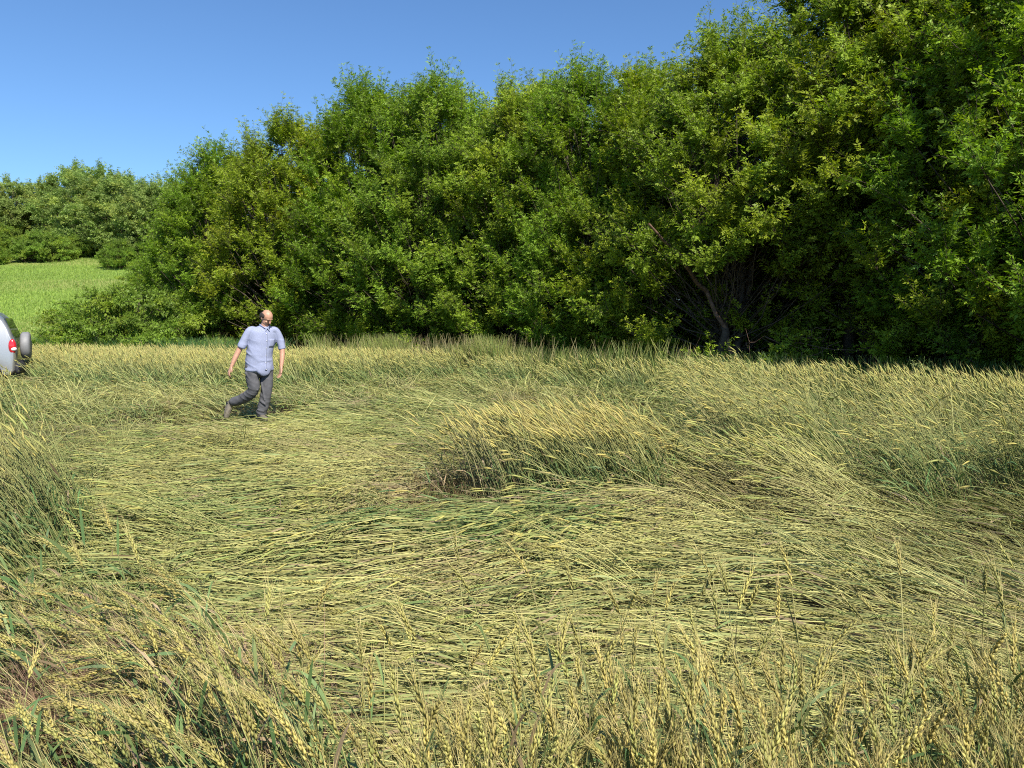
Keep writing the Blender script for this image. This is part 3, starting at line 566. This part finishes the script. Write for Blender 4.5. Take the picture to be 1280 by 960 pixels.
# ------------------------------------------------------------------ loft and remesh helpers for the person
def loft(path, ru, rv, uref, n=20, capn=4, sub=4, caps=1.0):
    """closed tube along path (k,3) with elliptic section; returns verts, quads, tris"""
    path = np.array(path, float); ru = np.broadcast_to(np.array(ru, float), (len(path),)); rv = np.broadcast_to(np.array(rv, float), (len(path),))
    m = len(path); t = np.linspace(0, m - 1, (m - 1) * sub + 1)
    def cr(v):
        i = np.clip(t.astype(int), 0, m - 2); f = (t - i); g = lambda k: v[np.clip(i + k, 0, m - 1)]
        f = f[:, None] if v.ndim > 1 else f
        return 0.5 * (2 * g(0) + (g(1) - g(-1)) * f + (2 * g(-1) - 5 * g(0) + 4 * g(1) - g(2)) * f ** 2 + (-g(-1) + 3 * g(0) - 3 * g(1) + g(2)) * f ** 3)
    P, U_, V_ = cr(path), cr(ru), cr(rv)
    T = nrm(np.gradient(P, axis=0)); u = nrm(np.array(uref, float) - T * (T @ np.array(uref, float))[:, None]); v = np.cross(T, u)
    th = np.linspace(0, math.pi / 2, capn + 1)[1:]
    Pr, Us, Vs, us, vs_ = [P], [U_], [V_], [u], [v]
    for end in (0, 1):
        e = -1 if end else 0; sg = 1 if end else -1; q = th if end else th[::-1]
        r_ = min(U_[e], V_[e]) * caps
        pp = P[e] + sg * T[e] * (np.sin(q) * r_)[:, None]; k = np.maximum(np.cos(q), 0.03)
        pk = (pp, U_[e] * k, V_[e] * k, np.repeat(u[e][None], len(q), 0), np.repeat(v[e][None], len(q), 0))
        for L_, x in zip((Pr, Us, Vs, us, vs_), pk): (L_.append(x) if end else L_.insert(0, x))
    P = np.concatenate(Pr); U_ = np.concatenate(Us); V_ = np.concatenate(Vs); u = np.concatenate(us); v = np.concatenate(vs_)
    a = np.arange(n) * 2 * math.pi / n
    X = P[:, None] + u[:, None] * (U_[:, None] * np.cos(a))[..., None] + v[:, None] * (V_[:, None] * np.sin(a))[..., None]
    S = len(P); i = (np.arange(S - 1) * n)[:, None]; j = np.arange(n)[None]; j2 = (j + 1) % n
    Q = np.stack([i + j, i + j2, i + n + j2, i + n + j], -1).reshape(-1, 4)
    V = np.concatenate([X.reshape(-1, 3), P[:1], P[-1:]]); c0, c1 = S * n, S * n + 1
    jj = np.arange(n); T0 = np.stack([jj * 0 + c0, (jj + 1) % n, jj], 1); T1 = np.stack([jj * 0 + c1, (S - 1) * n + jj, (S - 1) * n + (jj + 1) % n], 1)
    return V, Q, np.concatenate([T0, T1])
def ell(c, r, rot=None):
    rot = Matrix.Identity(3) if rot is None else rot
    bm = bmesh.new(); bmesh.ops.create_uvsphere(bm, u_segments=24, v_segments=16, radius=1); V = []; bm.verts.index_update()
    for v in bm.verts: V.append(rot @ Vector((v.co.x * r[0], v.co.y * r[1], v.co.z * r[2])) + Vector(c))
    Q = [[v.index for v in f.verts] for f in bm.faces if len(f.verts) == 4]; T = [[v.index for v in f.verts] for f in bm.faces if len(f.verts) == 3]; bm.free()
    return np.array([tuple(v) for v in V]), np.array(Q).reshape(-1, 4), np.array(T).reshape(-1, 3)
def remesh(name, pieces, vox, mat, parent, smooth=3, fac=0.5):
    mb = MB()
    for V, Q, T in pieces: mb.add(V, np.array([1., 1, 1]), Q, T)
    o = mb.build(name, None); md = o.modifiers.new('r', 'REMESH'); md.mode = 'VOXEL'; md.voxel_size = vox
    sm = o.modifiers.new('s', 'SMOOTH'); sm.iterations = smooth; sm.factor = fac
    dg = bpy.context.evaluated_depsgraph_get(); me = bpy.data.meshes.new_from_object(o.evaluated_get(dg)); old = o.data
    bpy.data.objects.remove(o); bpy.data.meshes.remove(old)
    me.polygons.foreach_set('use_smooth', np.ones(len(me.polygons), bool)); me.update(); me.name = name
    me.materials.clear(); return link(name, me, mat, parent)

def person():
    root = empty('person', (-3.90, 11.72, 0.05))
    skin = mat_plain('skin', (0.50, 0.27, 0.18), 0.5, noise=0.12, scale=40)
    up = (0, 0, 1); A = lambda *v: tuple(v)
    f = np.array([0.70, -0.71, 0]); r = np.array([-0.71, -0.70, 0])
    body = []
    # head, tipped forward
    F = Vector((0.84, -0.54, 0)).normalized(); Rt = Vector((-F.y, F.x, 0)) * -1
    Z = Vector((0, 0, 1)); rot = Matrix((Rt, F, Z)).transposed(); tilt = Matrix.Rotation(R(-38), 3, Rt); HR = tilt @ rot
    if (HR @ Vector((0, 1, 0))).z > 0: HR = Matrix.Rotation(R(38), 3, Rt) @ rot
    hc = Vector((0.195, -0.05, 1.560)); H = lambda x, y, z: tuple(HR @ Vector((x, y, z)) + hc)
    body += [ell(H(0, -0.012, 0.025), (0.078, 0.098, 0.090), HR), ell(H(0, 0.022, -0.05), (0.060, 0.066, 0.072), HR), ell(H(0, 0.045, -0.092), (0.036, 0.036, 0.026), HR),
             loft([H(0, 0.085, 0.012), H(0, 0.106, -0.026)], [0.008, 0.014], [0.009, 0.013], tuple(Rt), 10), ell(H(0, 0.074, 0.024), (0.052, 0.018, 0.012), HR),
             ell(H(0.079, -0.01, -0.012), (0.009, 0.019, 0.032), HR), ell(H(-0.079, -0.01, -0.012), (0.009, 0.019, 0.032), HR),
             ell(H(0.034, 0.066, -0.03), (0.022, 0.016, 0.018), HR), ell(H(-0.034, 0.066, -0.03), (0.022, 0.016, 0.018), HR)]
    body.append(loft([(0.13, 0.0, 1.36), (0.155, -0.015, 1.45), (0.18, -0.03, 1.52)], [0.07, 0.060, 0.058], [0.07, 0.062, 0.060], (1, 0, 0)))
    body.append(loft([(0.05, 0, 0.90), (0.06, 0, 1.05), (0.09, 0, 1.22), (0.12, 0, 1.36)], [0.15, 0.15, 0.165, 0.13], [0.11, 0.115, 0.12, 0.08], tuple(r)))
    arms = {'R': [(-0.045, -0.125, 1.375), (-0.115, -0.15, 1.24), (-0.19, -0.165, 1.09), (-0.25, -0.205, 0.95), (-0.295, -0.235, 0.83)],
            'L': [(0.275, 0.115, 1.355), (0.325, 0.135, 1.22), (0.36, 0.135, 1.07), (0.365, 0.10, 0.93), (0.36, 0.06, 0.80)]}
    for k, p in arms.items():
        body.append(loft(p, [0.046, 0.048, 0.041, 0.038, 0.027], [0.046, 0.048, 0.041, 0.036, 0.024], tuple(f)))
        wv = np.array(p[-1]); d = nrm(wv - np.array(p[-2])); fw = f; sd_ = nrm(np.cross(d, fw)) * (1 if k == 'R' else -1)   # palm plane spanned by d and fw
        body.append(loft([wv, wv + d * 0.045, wv + d * 0.092], [0.028, 0.040, 0.040], [0.019, 0.015, 0.013], tuple(fw)))
        pal = sd_ * (1 if k == 'R' else 1)
        inn = nrm(np.array([0.15, 0.0, 1.0]) * 0 + (np.array([0.06, 0, 0.7]) - wv) * np.array([1, 1, 0]))
        for i, (o_, ln, rr) in enumerate([(0.030, 0.074, 0.0088), (0.010, 0.082, 0.0092), (-0.010, 0.076, 0.0088), (-0.029, 0.060, 0.0078)]):
            a = wv + d * 0.088 + fw * o_; b = a + d * ln * 0.45 + inn * 0.006 + fw * o_ * 0.10; c = b + d * ln * 0.32 + inn * 0.016; e = c + d * ln * 0.2 + inn * 0.018
            body.append(loft([a - d * 0.02, a, b, c, e], [rr, rr, rr * 0.95, rr * 0.88, rr * 0.75], [rr, rr, rr * 0.95, rr * 0.88, rr * 0.75], tuple(fw), 10, 3, 3))
        a = wv + d * 0.025 + fw * 0.024; b = a + d * 0.03 + fw * 0.024 + inn * 0.008; c = b + d * 0.030 + fw * 0.006 + inn * 0.008
        body.append(loft([a, b, c], [0.014, 0.0115, 0.009], [0.014, 0.0115, 0.009], tuple(inn), 10, 3, 3))
    hipR, kneeR, ankR = (-0.045, -0.075, 0.88), (-0.035, -0.07, 0.46), (-0.41, 0.13, 0.265)
    hipL, kneeL, ankL = (0.13, 0.075, 0.88), (0.135, 0.03, 0.46), (0.035, 0.055, 0.09)
    for h, k, a in ((hipR, kneeR, ankR), (hipL, kneeL, ankL)):
        h, k, a = map(np.array, (h, k, a)); body.append(loft([h, (h + k) / 2, k, k * 0.6 + a * 0.4, a], [0.085, 0.07, 0.052, 0.052, 0.035], [0.085, 0.07, 0.052, 0.05, 0.033], tuple(f)))
    remesh('body', body, 0.0065, skin, root, 3, 0.45)
    hairm = mat_plain('dark_hair', (0.035, 0.025, 0.02), 0.8, noise=0.4, scale=120)
    hair = []                                      # ring of hair round the sides and back of a bald head
    for a in np.linspace(-98, 98, 15):
        ar = R(a); x, y = math.sin(ar) * 0.075, -math.cos(ar) * 0.094 - 0.012
        zz = 0.03 - 0.05 * (1 - abs(a) / 98) - (0.01 if abs(a) > 100 else 0)
        hair.append(ell(H(x, y, zz - 0.005), (0.020, 0.020, 0.042 if abs(a) < 95 else 0.03), HR))
    for a in (-60, -20, 20, 60): hair.append(ell(H(math.sin(R(a)) * 0.045, -0.066, 0.06), (0.022, 0.022, 0.014), HR))
    remesh('hair', hair, 0.005, hairm, root, 2)
    mou = [ell(H(0, 0.084, -0.056), (0.024, 0.009, 0.006), HR)]
    remesh('moustache', mou, 0.003, hairm, root, 1)
    eye = mat_plain('eye_dark', (0.22, 0.12, 0.09), 0.3)
    for sx in (-1, 1):
        remesh('eye', [ell(H(0.031 * sx, 0.081, 0.000), (0.011, 0.006, 0.004), HR)], 0.002, eye, root, 1)
        remesh('eyebrow', [ell(H(0.032 * sx, 0.087, 0.028), (0.018, 0.005, 0.003), HR)], 0.002, hairm, root, 1)
    remesh('mouth', [ell(H(0, 0.087, -0.074), (0.022, 0.006, 0.004), HR)], 0.002, mat_plain('lip', (0.30, 0.12, 0.10), 0.5), root, 1)
    # shirt
    m, t, p = mat_new('shirt_cloth'); p.inputs['Roughness'].default_value = 0.85; p.inputs['Specular IOR Level'].default_value = 0.2
    tc = t.nodes.new('ShaderNodeTexCoord'); n = t.nodes.new('ShaderNodeTexNoise'); n.inputs['Scale'].default_value = 9; n.inputs['Detail'].default_value = 4
    wv_ = t.nodes.new('ShaderNodeTexChecker'); wv_.inputs['Scale'].default_value = 140; wv_.inputs[1].default_value = (0.23, 0.26, 0.40, 1); wv_.inputs[2].default_value = (0.34, 0.37, 0.51, 1)
    t.links.new(tc.outputs['Object'], n.inputs[0]); t.links.new(tc.outputs['Object'], wv_.inputs[0]); t.links.new(wv_.outputs[0], p.inputs[0])
    b = t.nodes.new('ShaderNodeBump'); b.inputs['Distance'].default_value = 0.03; b.inputs['Strength'].default_value = 0.6
    mp = t.nodes.new('ShaderNodeMapping'); mp.inputs['Scale'].default_value = (1, 1, 0.55); mp.inputs['Rotation'].default_value = (0, 0.5, 0)
    t.links.new(tc.outputs['Object'], mp.inputs[0]); t.links.new(mp.outputs[0], n.inputs[0]); t.links.new(n.outputs[0], b.inputs['Height']); t.links.new(b.outputs[0], p.inputs['Normal'])
    # folds: diagonal pulls towards the hem, as ridges lying on the cloth
    fr_ = f * 0.13
    shirt = [loft([(0.045, 0, 0.765), (0.045, 0, 0.85), (0.05, -0.01, 0.97), (0.075, -0.01, 1.10), (0.105, 0, 1.24), (0.125, 0, 1.35), (0.14, -0.005, 1.415)], [0.212, 0.208, 0.197, 0.197, 0.212, 0.196, 0.105], [0.172, 0.172, 0.178, 0.165, 0.145, 0.118, 0.075], tuple(r), 32, 3, 5, 0.2),
             loft([(0.03, -0.04, 1.36), (-0.035, -0.115, 1.37), (-0.10, -0.145, 1.26), (-0.165, -0.165, 1.115)], [0.062, 0.062, 0.060, 0.064], [0.058, 0.060, 0.060, 0.062], tuple(f), 20, 2, 4, 0.25),
             loft([(0.21, 0.05, 1.36), (0.27, 0.105, 1.36), (0.325, 0.135, 1.24), (0.358, 0.14, 1.08)], [0.062, 0.062, 0.060, 0.063], [0.058, 0.060, 0.060, 0.062], tuple(f), 20, 2, 4, 0.25),
             loft([(0.13, -0.085, 0.86), (0.15, -0.10, 0.76), (0.165, -0.10, 0.70)], [0.12, 0.105, 0.065], [0.065, 0.04, 0.02], tuple(r), 16, 2)]
    sh = remesh('shirt', shirt, 0.008, m, root, 6, 0.5)
    def creases(o, amp, zc):
        n = len(o.data.vertices); co_ = np.empty(n * 3); no = np.empty(n * 3); o.data.vertices.foreach_get('co', co_); o.data.vertices.foreach_get('normal', no); co_ = co_.reshape(-1, 3); no = no.reshape(-1, 3)
        h = co_[:, 0] * 0.8 - co_[:, 1] * 0.5; q = co_[:, 2] + 0.55 * h
        d = (1 - np.abs(2 * vnoise(h * 3.1 + 5, q * 13, 91) - 1)) ** 2 * 1.2 + vnoise(h * 9, q * 9, 92) * 0.5 - 0.7
        co_ += no * (amp * d * zc(co_[:, 2]))[:, None]; o.data.vertices.foreach_set('co', co_.ravel()); o.data.update()
    creases(sh, 0.014, lambda z: sstep(1.30, 1.05, z))
    # project trim on the shirt front
    dg = bpy.context.evaluated_depsgraph_get(); dg.update()
    def onfront(o3, d3=Vector((-f[0], -f[1], 0))):
        from mathutils.bvhtree import BVHTree
        if 'T' not in cache: cache['T'] = BVHTree.FromPolygons([v.co for v in sh.data.vertices], [list(q.vertices) for q in sh.data.polygons])
        h = cache['T'].ray_cast(Vector(o3), d3); return h[0] if h[0] else Vector(o3) + d3 * 0.4
    cache = {}
    trimm = mat_plain('shirt_trim', (0.29, 0.32, 0.47), 0.8)
    C0 = lambda off, z, sh_=0.0: tuple(np.array([0.06 + 0.10 * max(0, z - 0.9), 0, z]) + f * 0.6 + r * off)
    pts = [onfront(C0(0.0, z)) for z in np.linspace(1.39, 0.765, 22)]
    mbp = MB(); Pp = np.array([tuple(q) for q in pts])[None] + f * 0.004
    ribbon(mbp, Pp, np.full(Pp.shape[:2], 0.032), np.broadcast_to(r, Pp.shape), np.ones((1, 1, 3)))
    pk = mbp.build('placket', trimm, sh); sm = pk.modifiers.new('t', 'SOLIDIFY'); sm.thickness = 0.004
    bt = mat_plain('button_white', (0.75, 0.75, 0.75), 0.3)
    for z in np.linspace(1.32, 0.78, 6):
        c = onfront(C0(0, z)) + Vector(f) * 0.009; V, Q, T = ell(tuple(c), (0.006, 0.006, 0.006)); b_ = MB(); b_.add(V, np.ones(3), Q, T); b_.build('button', bt, sh)
    # pocket on his left chest
    g = [[onfront(C0(-0.045 - 0.10 * i / 5, 1.24 - 0.12 * j / 5)) + Vector(f) * 0.005 for i in range(6)] for j in range(6)]
    V = np.array([[tuple(q) for q in row] for row in g]).reshape(-1, 3); ii = (np.arange(5)[:, None] * 6 + np.arange(5)[None])
    b_ = MB(); b_.add(V, np.ones(3), np.stack([ii, ii + 1, ii + 7, ii + 6], -1)); po = b_.build('pocket', trimm, sh); sm = po.modifiers.new('t', 'SOLIDIFY'); sm.thickness = 0.004
    # collar
    cc_ = np.array([0.150, -0.012, 1.435]); col_ = []
    for sg in (-1, 1):
        pa = [cc_ + (r * math.cos(a) * sg * 0.072 + f * math.sin(a) * 0.075) + np.array([0, 0, 0.012 - 0.040 * max(0, math.sin(a))]) for a in np.linspace(-1.5, 1.45, 8)]
        pa.append(pa[-1] + f * 0.012 + r * sg * 0.022 + np.array([0, 0, -0.045])); col_.append(loft(pa, 0.009, [0.022] * 8 + [0.010], (1, 0.2, 0), 12, 3, 3))
    remesh('collar', col_, 0.005, trimm, sh, 2)
    # trousers
    tm = mat_plain('trouser_cloth', (0.105, 0.105, 0.115), 0.9, noise=0.22, scale=14, spec=0.2)
    tr = [loft([(0.04, 0, 0.78), (0.045, 0, 0.84), (0.05, 0, 0.90)], [0.168, 0.160, 0.135], [0.128, 0.120, 0.10], tuple(r), 24)]
    for h, k, a, fl in ((hipR, kneeR, ankR, 0), (hipL, kneeL, ankL, 1)):
        h, k, a = map(np.array, (h, k, a)); bend = (k * 0.5 + a * 0.5) + (np.array([0.02, 0, -0.025]) if not fl else np.array([0.01, 0.0, 0]))
        tr.append(loft([h + np.array([0, 0, -0.04]), (h + k) / 2, k, bend, a], [0.100, 0.104, 0.087, 0.083, 0.076 if not fl else 0.080], [0.098, 0.098, 0.083, 0.080, 0.070 if not fl else 0.076], tuple(f), 20, 2))
    for (p0, p1, w_) in (((-0.12, -0.16, 0.74), (0.02, -0.15, 0.55), 0.014), ((-0.08, -0.14, 0.52), (0.05, -0.12, 0.47), 0.014), ((-0.25, 0.0, 0.40), (-0.10, -0.08, 0.37), 0.013), ((0.05, -0.03, 0.30), (0.14, -0.05, 0.24), 0.011), ((0.08, -0.04, 0.62), (0.13, -0.05, 0.30), 0.010), ((0.0, -0.02, 0.16), (0.10, -0.02, 0.13), 0.012)):
        tr.append(loft([p0, ((p0[0] + p1[0]) / 2, (p0[1] + p1[1]) / 2 - 0.008, (p0[2] + p1[2]) / 2), p1], [w_ * .6, w_, w_ * .6], [w_, w_ * 1.4, w_], (0, 1, 0), 10, 3, 3))
    tro = remesh('trousers', tr, 0.008, tm, root, 5, 0.5); creases(tro, 0.006, lambda z: 1.0 + 0 * z)
    shm = mat_plain('shoe_canvas', (0.15, 0.13, 0.10), 0.85, noise=0.3, scale=30); som = mat_plain('shoe_sole', (0.10, 0.09, 0.08), 0.9)
    def shoe(heel, toe, upv):
        heel, toe, upv = map(lambda q: np.array(q, float), (heel, toe, upv)); d = nrm(toe - heel); L_ = np.linalg.norm(toe - heel); u_ = nrm(upv - d * (upv @ d)); s_ = np.cross(d, u_)
        q = lambda a, hgt: tuple(heel + d * L_ * a + u_ * hgt)
        o = remesh('shoe', [loft([q(0.02, 0.045), q(0.25, 0.05), q(0.55, 0.042), q(0.85, 0.03), q(0.97, 0.026)], [0.036, 0.038, 0.043, 0.044, 0.034], [0.045, 0.046, 0.036, 0.027, 0.020], tuple(s_), 18, 4),
                            loft([q(0.10, 0.05), q(0.10, 0.105)], [0.040, 0.040], [0.048, 0.046], tuple(s_), 18, 2)], 0.006, shm, root, 3)
        remesh('sole', [loft([q(0.0, 0.006), q(0.3, 0.006), q(0.6, 0.006), q(0.98, 0.008)], [0.036, 0.034, 0.045, 0.036], 0.012, tuple(s_), 16, 3)], 0.005, som, o, 1)
    ft = f * 0.25
    shoe((-0.005, 0.09, 0.0), (0.165, -0.10, 0.0), (0, 0, 1))
    shoe((-0.52, 0.175, 0.245), (-0.525, 0.07, 0.015), (0.85, -0.35, 0.3))
    tag(root, 'balding man in light blue shirt and grey trousers walking head bowed through flattened wheat', 'person')
person()

# ------------------------------------------------------------------ car at the left border
def car():
    ang = math.atan2(CARH[1], CARH[0]); root = empty('car', (CARP[0], CARP[1], float(terrain(*CARP))), ang)
    # local frame: x forward, y from 0 (left side, nearest) to -1.7; shift so that y' = -v
    Wd = 1.70; paint = mat_plain('silver_paint', (0.42, 0.42, 0.42), 0.33, metal=0.6, coat=0.6); black = mat_plain('black_plastic', (0.035, 0.035, 0.04), 0.6)
    glass = mat_plain('tinted_glass', (0.02, 0.025, 0.03), 0.05, spec=0.8); red = mat_plain('lamp_red', (0.55, 0.02, 0.03), 0.15, coat=0.8); white = mat_plain('lamp_clear', (0.8, 0.78, 0.78), 0.12, coat=0.8)
    rub = mat_plain('tyre_rubber', (0.025, 0.025, 0.025), 0.9); alloy = mat_plain('wheel_alloy', (0.45, 0.46, 0.48), 0.35, metal=0.8); cover = mat_plain('cover_vinyl', (0.22, 0.22, 0.23), 0.55, noise=0.1, scale=12)
    prof = [(0.10, 0.36), (0.02, 0.45), (0.0, 0.70), (0.0, 0.95), (0.025, 1.12), (0.09, 1.36), (0.20, 1.58), (0.36, 1.73), (0.62, 1.80), (1.2, 1.83), (1.8, 1.80), (2.15, 1.72), (2.82, 1.16), (3.2, 1.10), (3.62, 1.00), (3.80, 0.85), (3.84, 0.60), (3.78, 0.38)]
    bm = bmesh.new(); rings = []
    ys = [0.0, 0.03, 0.10, 0.4, 0.85, 1.3, 1.6, 1.67, 1.70]
    def inset(z): return 0.0 if z < 1.02 else (z - 1.02) * 0.20
    for y in ys:
        e = min(y, Wd - y); k = {0.0: 0.05, 0.03: 0.02, 0.10: 0.0}.get(round(e, 2), 0.0); ring = []
        for (x, z) in prof:
            cx, cz = 1.9, 0.95; dx = k if x < cx else -k; dz = 0 if z < 1.3 else -k * 0.8
            yy = y + (inset(z) if y < Wd / 2 else -inset(z)) * min(1, abs(y - Wd / 2) / (Wd / 2)); ring.append(bm.verts.new((x + dx, -yy, z + dz)))
        rings.append(ring)
    for a, b in zip(rings, rings[1:]):
        for i in range(len(prof)): j = (i + 1) % len(prof); bm.faces.new((a[i], a[j], b[j], b[i]))
    bm.faces.new(rings[0][::-1]); bm.faces.new(rings[-1]); bmesh.ops.recalc_face_normals(bm, faces=bm.faces)
    # wheel arches
    me = bpy.data.meshes.new('body'); bm.to_mesh(me); bm.free(); bo = link('body', me, paint, root)
    cut = bpy.data.meshes.new('cut'); cb = bmesh.new()
    for wx in (0.66, 3.05): bmesh.ops.create_cone(cb, cap_ends=True, segments=32, radius1=0.39, radius2=0.39, depth=2.4, matrix=Matrix.Translation((wx, -0.85, 0.34)) @ Matrix.Rotation(R(90), 4, 'X'))
    cb.to_mesh(cut); cb.free(); co = bpy.data.objects.new('cut', cut); col.objects.link(co); co.parent = root
    bpy.context.view_layer.update()
    m1 = bo.modifiers.new('b', 'BOOLEAN'); m1.operation = 'DIFFERENCE'; m1.object = co; m1.solver = 'EXACT'
    m2 = bo.modifiers.new('v', 'BEVEL'); m2.width = 0.03; m2.segments = 3; m2.limit_method = 'ANGLE'; m2.angle_limit = R(35)
    dg = bpy.context.evaluated_depsgraph_get(); ne = bpy.data.meshes.new_from_object(bo.evaluated_get(dg)); bo.modifiers.clear(); bo.data = ne
    ne.polygons.foreach_set('use_smooth', np.ones(len(ne.polygons), bool)); bpy.data.objects.remove(co)
    try: ne.set_sharp_from_angle(angle=R(35))
    except Exception: pass
    def slab(name, pts, off, mat, parent, th=0.012, side=0):
        b = bmesh.new(); f_, k_ = [], []
        for (x, y, z) in pts: f_.append(b.verts.new((x, y, z))); k_.append(b.verts.new((x + off[0], y + off[1], z + off[2])))
        n = len(pts); b.faces.new(f_); b.faces.new(k_[::-1])
        for i in range(n): j = (i + 1) % n; b.faces.new((f_[i], k_[i], k_[j], f_[j]))
        bmesh.ops.recalc_face_normals(b, faces=b.faces); me = bpy.data.meshes.new(name); b.to_mesh(me); b.free(); return link(name, me, mat, parent)
    for sgn in (0, 1):
        Yv = lambda z, o=0.006: (-(inset(z)) + o) if sgn == 0 else (-(Wd - inset(z)) - o)
        offv = (0, -0.02, 0) if sgn == 0 else (0, 0.02, 0)
        for poly in ([(0.42, 1.14), (0.52, 1.56), (0.98, 1.60), (0.98, 1.14)], [(1.06, 1.14), (1.06, 1.61), (1.80, 1.60), (1.80, 1.14)], [(1.88, 1.14), (1.88, 1.59), (2.08, 1.55), (2.60, 1.16)]):
            slab('side_window', [(x, Yv(z), z) for x, z in poly], offv, glass, root)
        for x in (1.02, 1.84): slab('door_seam', [(x - 0.006, Yv(0.95, 0.002), 0.45), (x + 0.006, Yv(0.95, 0.002), 0.45), (x + 0.006, Yv(1.0, 0.002), 1.0), (x - 0.006, Yv(1.0, 0.002), 1.0)], offv, black, root)
        for x in (1.15, 1.97): slab('door_handle', [(x, Yv(1, 0.025), 0.93), (x + 0.16, Yv(1, 0.025), 0.93), (x + 0.16, Yv(1, 0.025), 0.96), (x, Yv(1, 0.025), 0.96)], offv, black, root)
        slab('sill_trim', [(1.05, Yv(0.5, 0.012), 0.37), (2.66, Yv(0.5, 0.012), 0.37), (2.66, Yv(0.5, 0.012), 0.50), (1.05, Yv(0.5, 0.012), 0.50)], offv, black, root)
        # tail lamp wraps the corner: red housing with clear lens
        ty = -0.0 if sgn == 0 else -Wd; V, Q, T = ell((0.055, ty + (-0.045 if sgn == 0 else 0.045), 0.985), (0.078, 0.062, 0.165)); b_ = MB(); b_.add(V, np.ones(3), Q, T); tl = b_.build('tail_lamp', red, root, smooth=True)
        V, Q, T = ell((0.032, ty + (-0.03 if sgn == 0 else 0.03), 0.93), (0.062, 0.060, 0.050)); b_ = MB(); b_.add(V, np.ones(3), Q, T); b_.build('lens', white, tl, smooth=True)
        V, Q, T = ell((3.74, ty + (-0.2 if sgn == 0 else 0.2), 0.82), (0.10, 0.17, 0.10)); b_ = MB(); b_.add(V, np.ones(3), Q, T); b_.build('headlight', white, root, smooth=True)
        V, Q, T = ell((2.42, ty + (0.08 if sgn == 0 else -0.08), 1.14), (0.06, 0.10, 0.07)); b_ = MB(); b_.add(V, np.ones(3), Q, T); b_.build('side_mirror', black, root, smooth=True)
        for wx in (0.66, 3.05):
            yc = -0.14 if sgn == 0 else -Wd + 0.14
            def ringm(name, prof_, mat, par):
                n = 40; a = np.arange(n) * 2 * math.pi / n; P = np.array(prof_); V = np.stack([wx + P[:, None, 0] * np.cos(a), np.broadcast_to(yc + P[:, None, 1] * (1 if sgn == 0 else -1), (len(P), n)), 0.34 + P[:, None, 0] * np.sin(a)], -1)
                i = (np.arange(len(P) - 1) * n)[:, None]; j = np.arange(n)[None]; j2 = (j + 1) % n; b_ = MB(); b_.add(V, np.ones(3), np.stack([i + j, i + j2, i + n + j2, i + n + j], -1)); return b_.build(name, mat, par, smooth=True)
            wr = empty('wheel', (0, 0, 0)); wr.parent = root
            ringm('tyre', [(0.21, -0.10), (0.30, -0.105), (0.335, -0.085), (0.34, 0.0), (0.335, 0.085), (0.30, 0.105), (0.21, 0.10)], rub, wr)
            ringm('rim', [(0.215, -0.09), (0.21, 0.09), (0.195, 0.095), (0.18, 0.06), (0.07, 0.075), (0.05, 0.09), (0.001, 0.09)], alloy, wr)
    mb = MB(); V, Q, T = loft([(-0.02, -0.10, 0.50), (-0.05, -0.4, 0.50), (-0.06, -0.85, 0.50), (-0.05, -1.3, 0.50), (-0.02, -1.6, 0.50)], 0.07, 0.13, (1, 0, 0), 16); mb.add(V, np.ones(3), Q, T)
    mb.build('rear_bumper', black, root, smooth=True)
    mb = MB(); V, Q, T = loft([(3.80, -0.10, 0.50), (3.88, -0.5, 0.50), (3.90, -0.85, 0.50), (3.88, -1.2, 0.50), (3.80, -1.6, 0.50)], 0.07, 0.15, (1, 0, 0), 16); mb.add(V, np.ones(3), Q, T)
    mb.build('front_bumper', black, root, smooth=True)
    # tailgate window and windscreen
    slab('rear_window', [(0.055, -0.16, 1.20), (0.055, -1.54, 1.20), (0.205, -1.47, 1.60), (0.205, -0.23, 1.60)], (-0.02, 0, 0.008), glass, root)
    slab('windscreen', [(2.78, -0.14, 1.205), (2.78, -1.56, 1.205), (2.20, -1.46, 1.69), (2.20, -0.24, 1.69)], (0.015, 0, 0.015), glass, root)
    # spare wheel in a grey cover on the tailgate
    prof2 = [(0.001, 0.0), (0.25, 0.0), (0.285, 0.02), (0.305, 0.05), (0.305, 0.15), (0.28, 0.185), (0.20, 0.195), (0.001, 0.20)]
    n = 48; a = np.arange(n) * 2 * math.pi / n; P = np.array(prof2); V = np.stack([np.broadcast_to(-0.03 - P[:, None, 1], (len(P), n)) - 0.02, -0.62 + P[:, None, 0] * np.cos(a), 0.99 + P[:, None, 0] * np.sin(a)], -1)
    i = (np.arange(len(P) - 1) * n)[:, None]; j = np.arange(n)[None]; j2 = (j + 1) % n; b_ = MB(); b_.add(V, np.ones(3), np.stack([i + j, i + j2, i + n + j2, i + n + j], -1)); b_.build('spare_wheel', cover, root, smooth=True)
    tag(root, 'silver car at the left border, red tail lamp and grey covered spare wheel showing', 'car')
car()
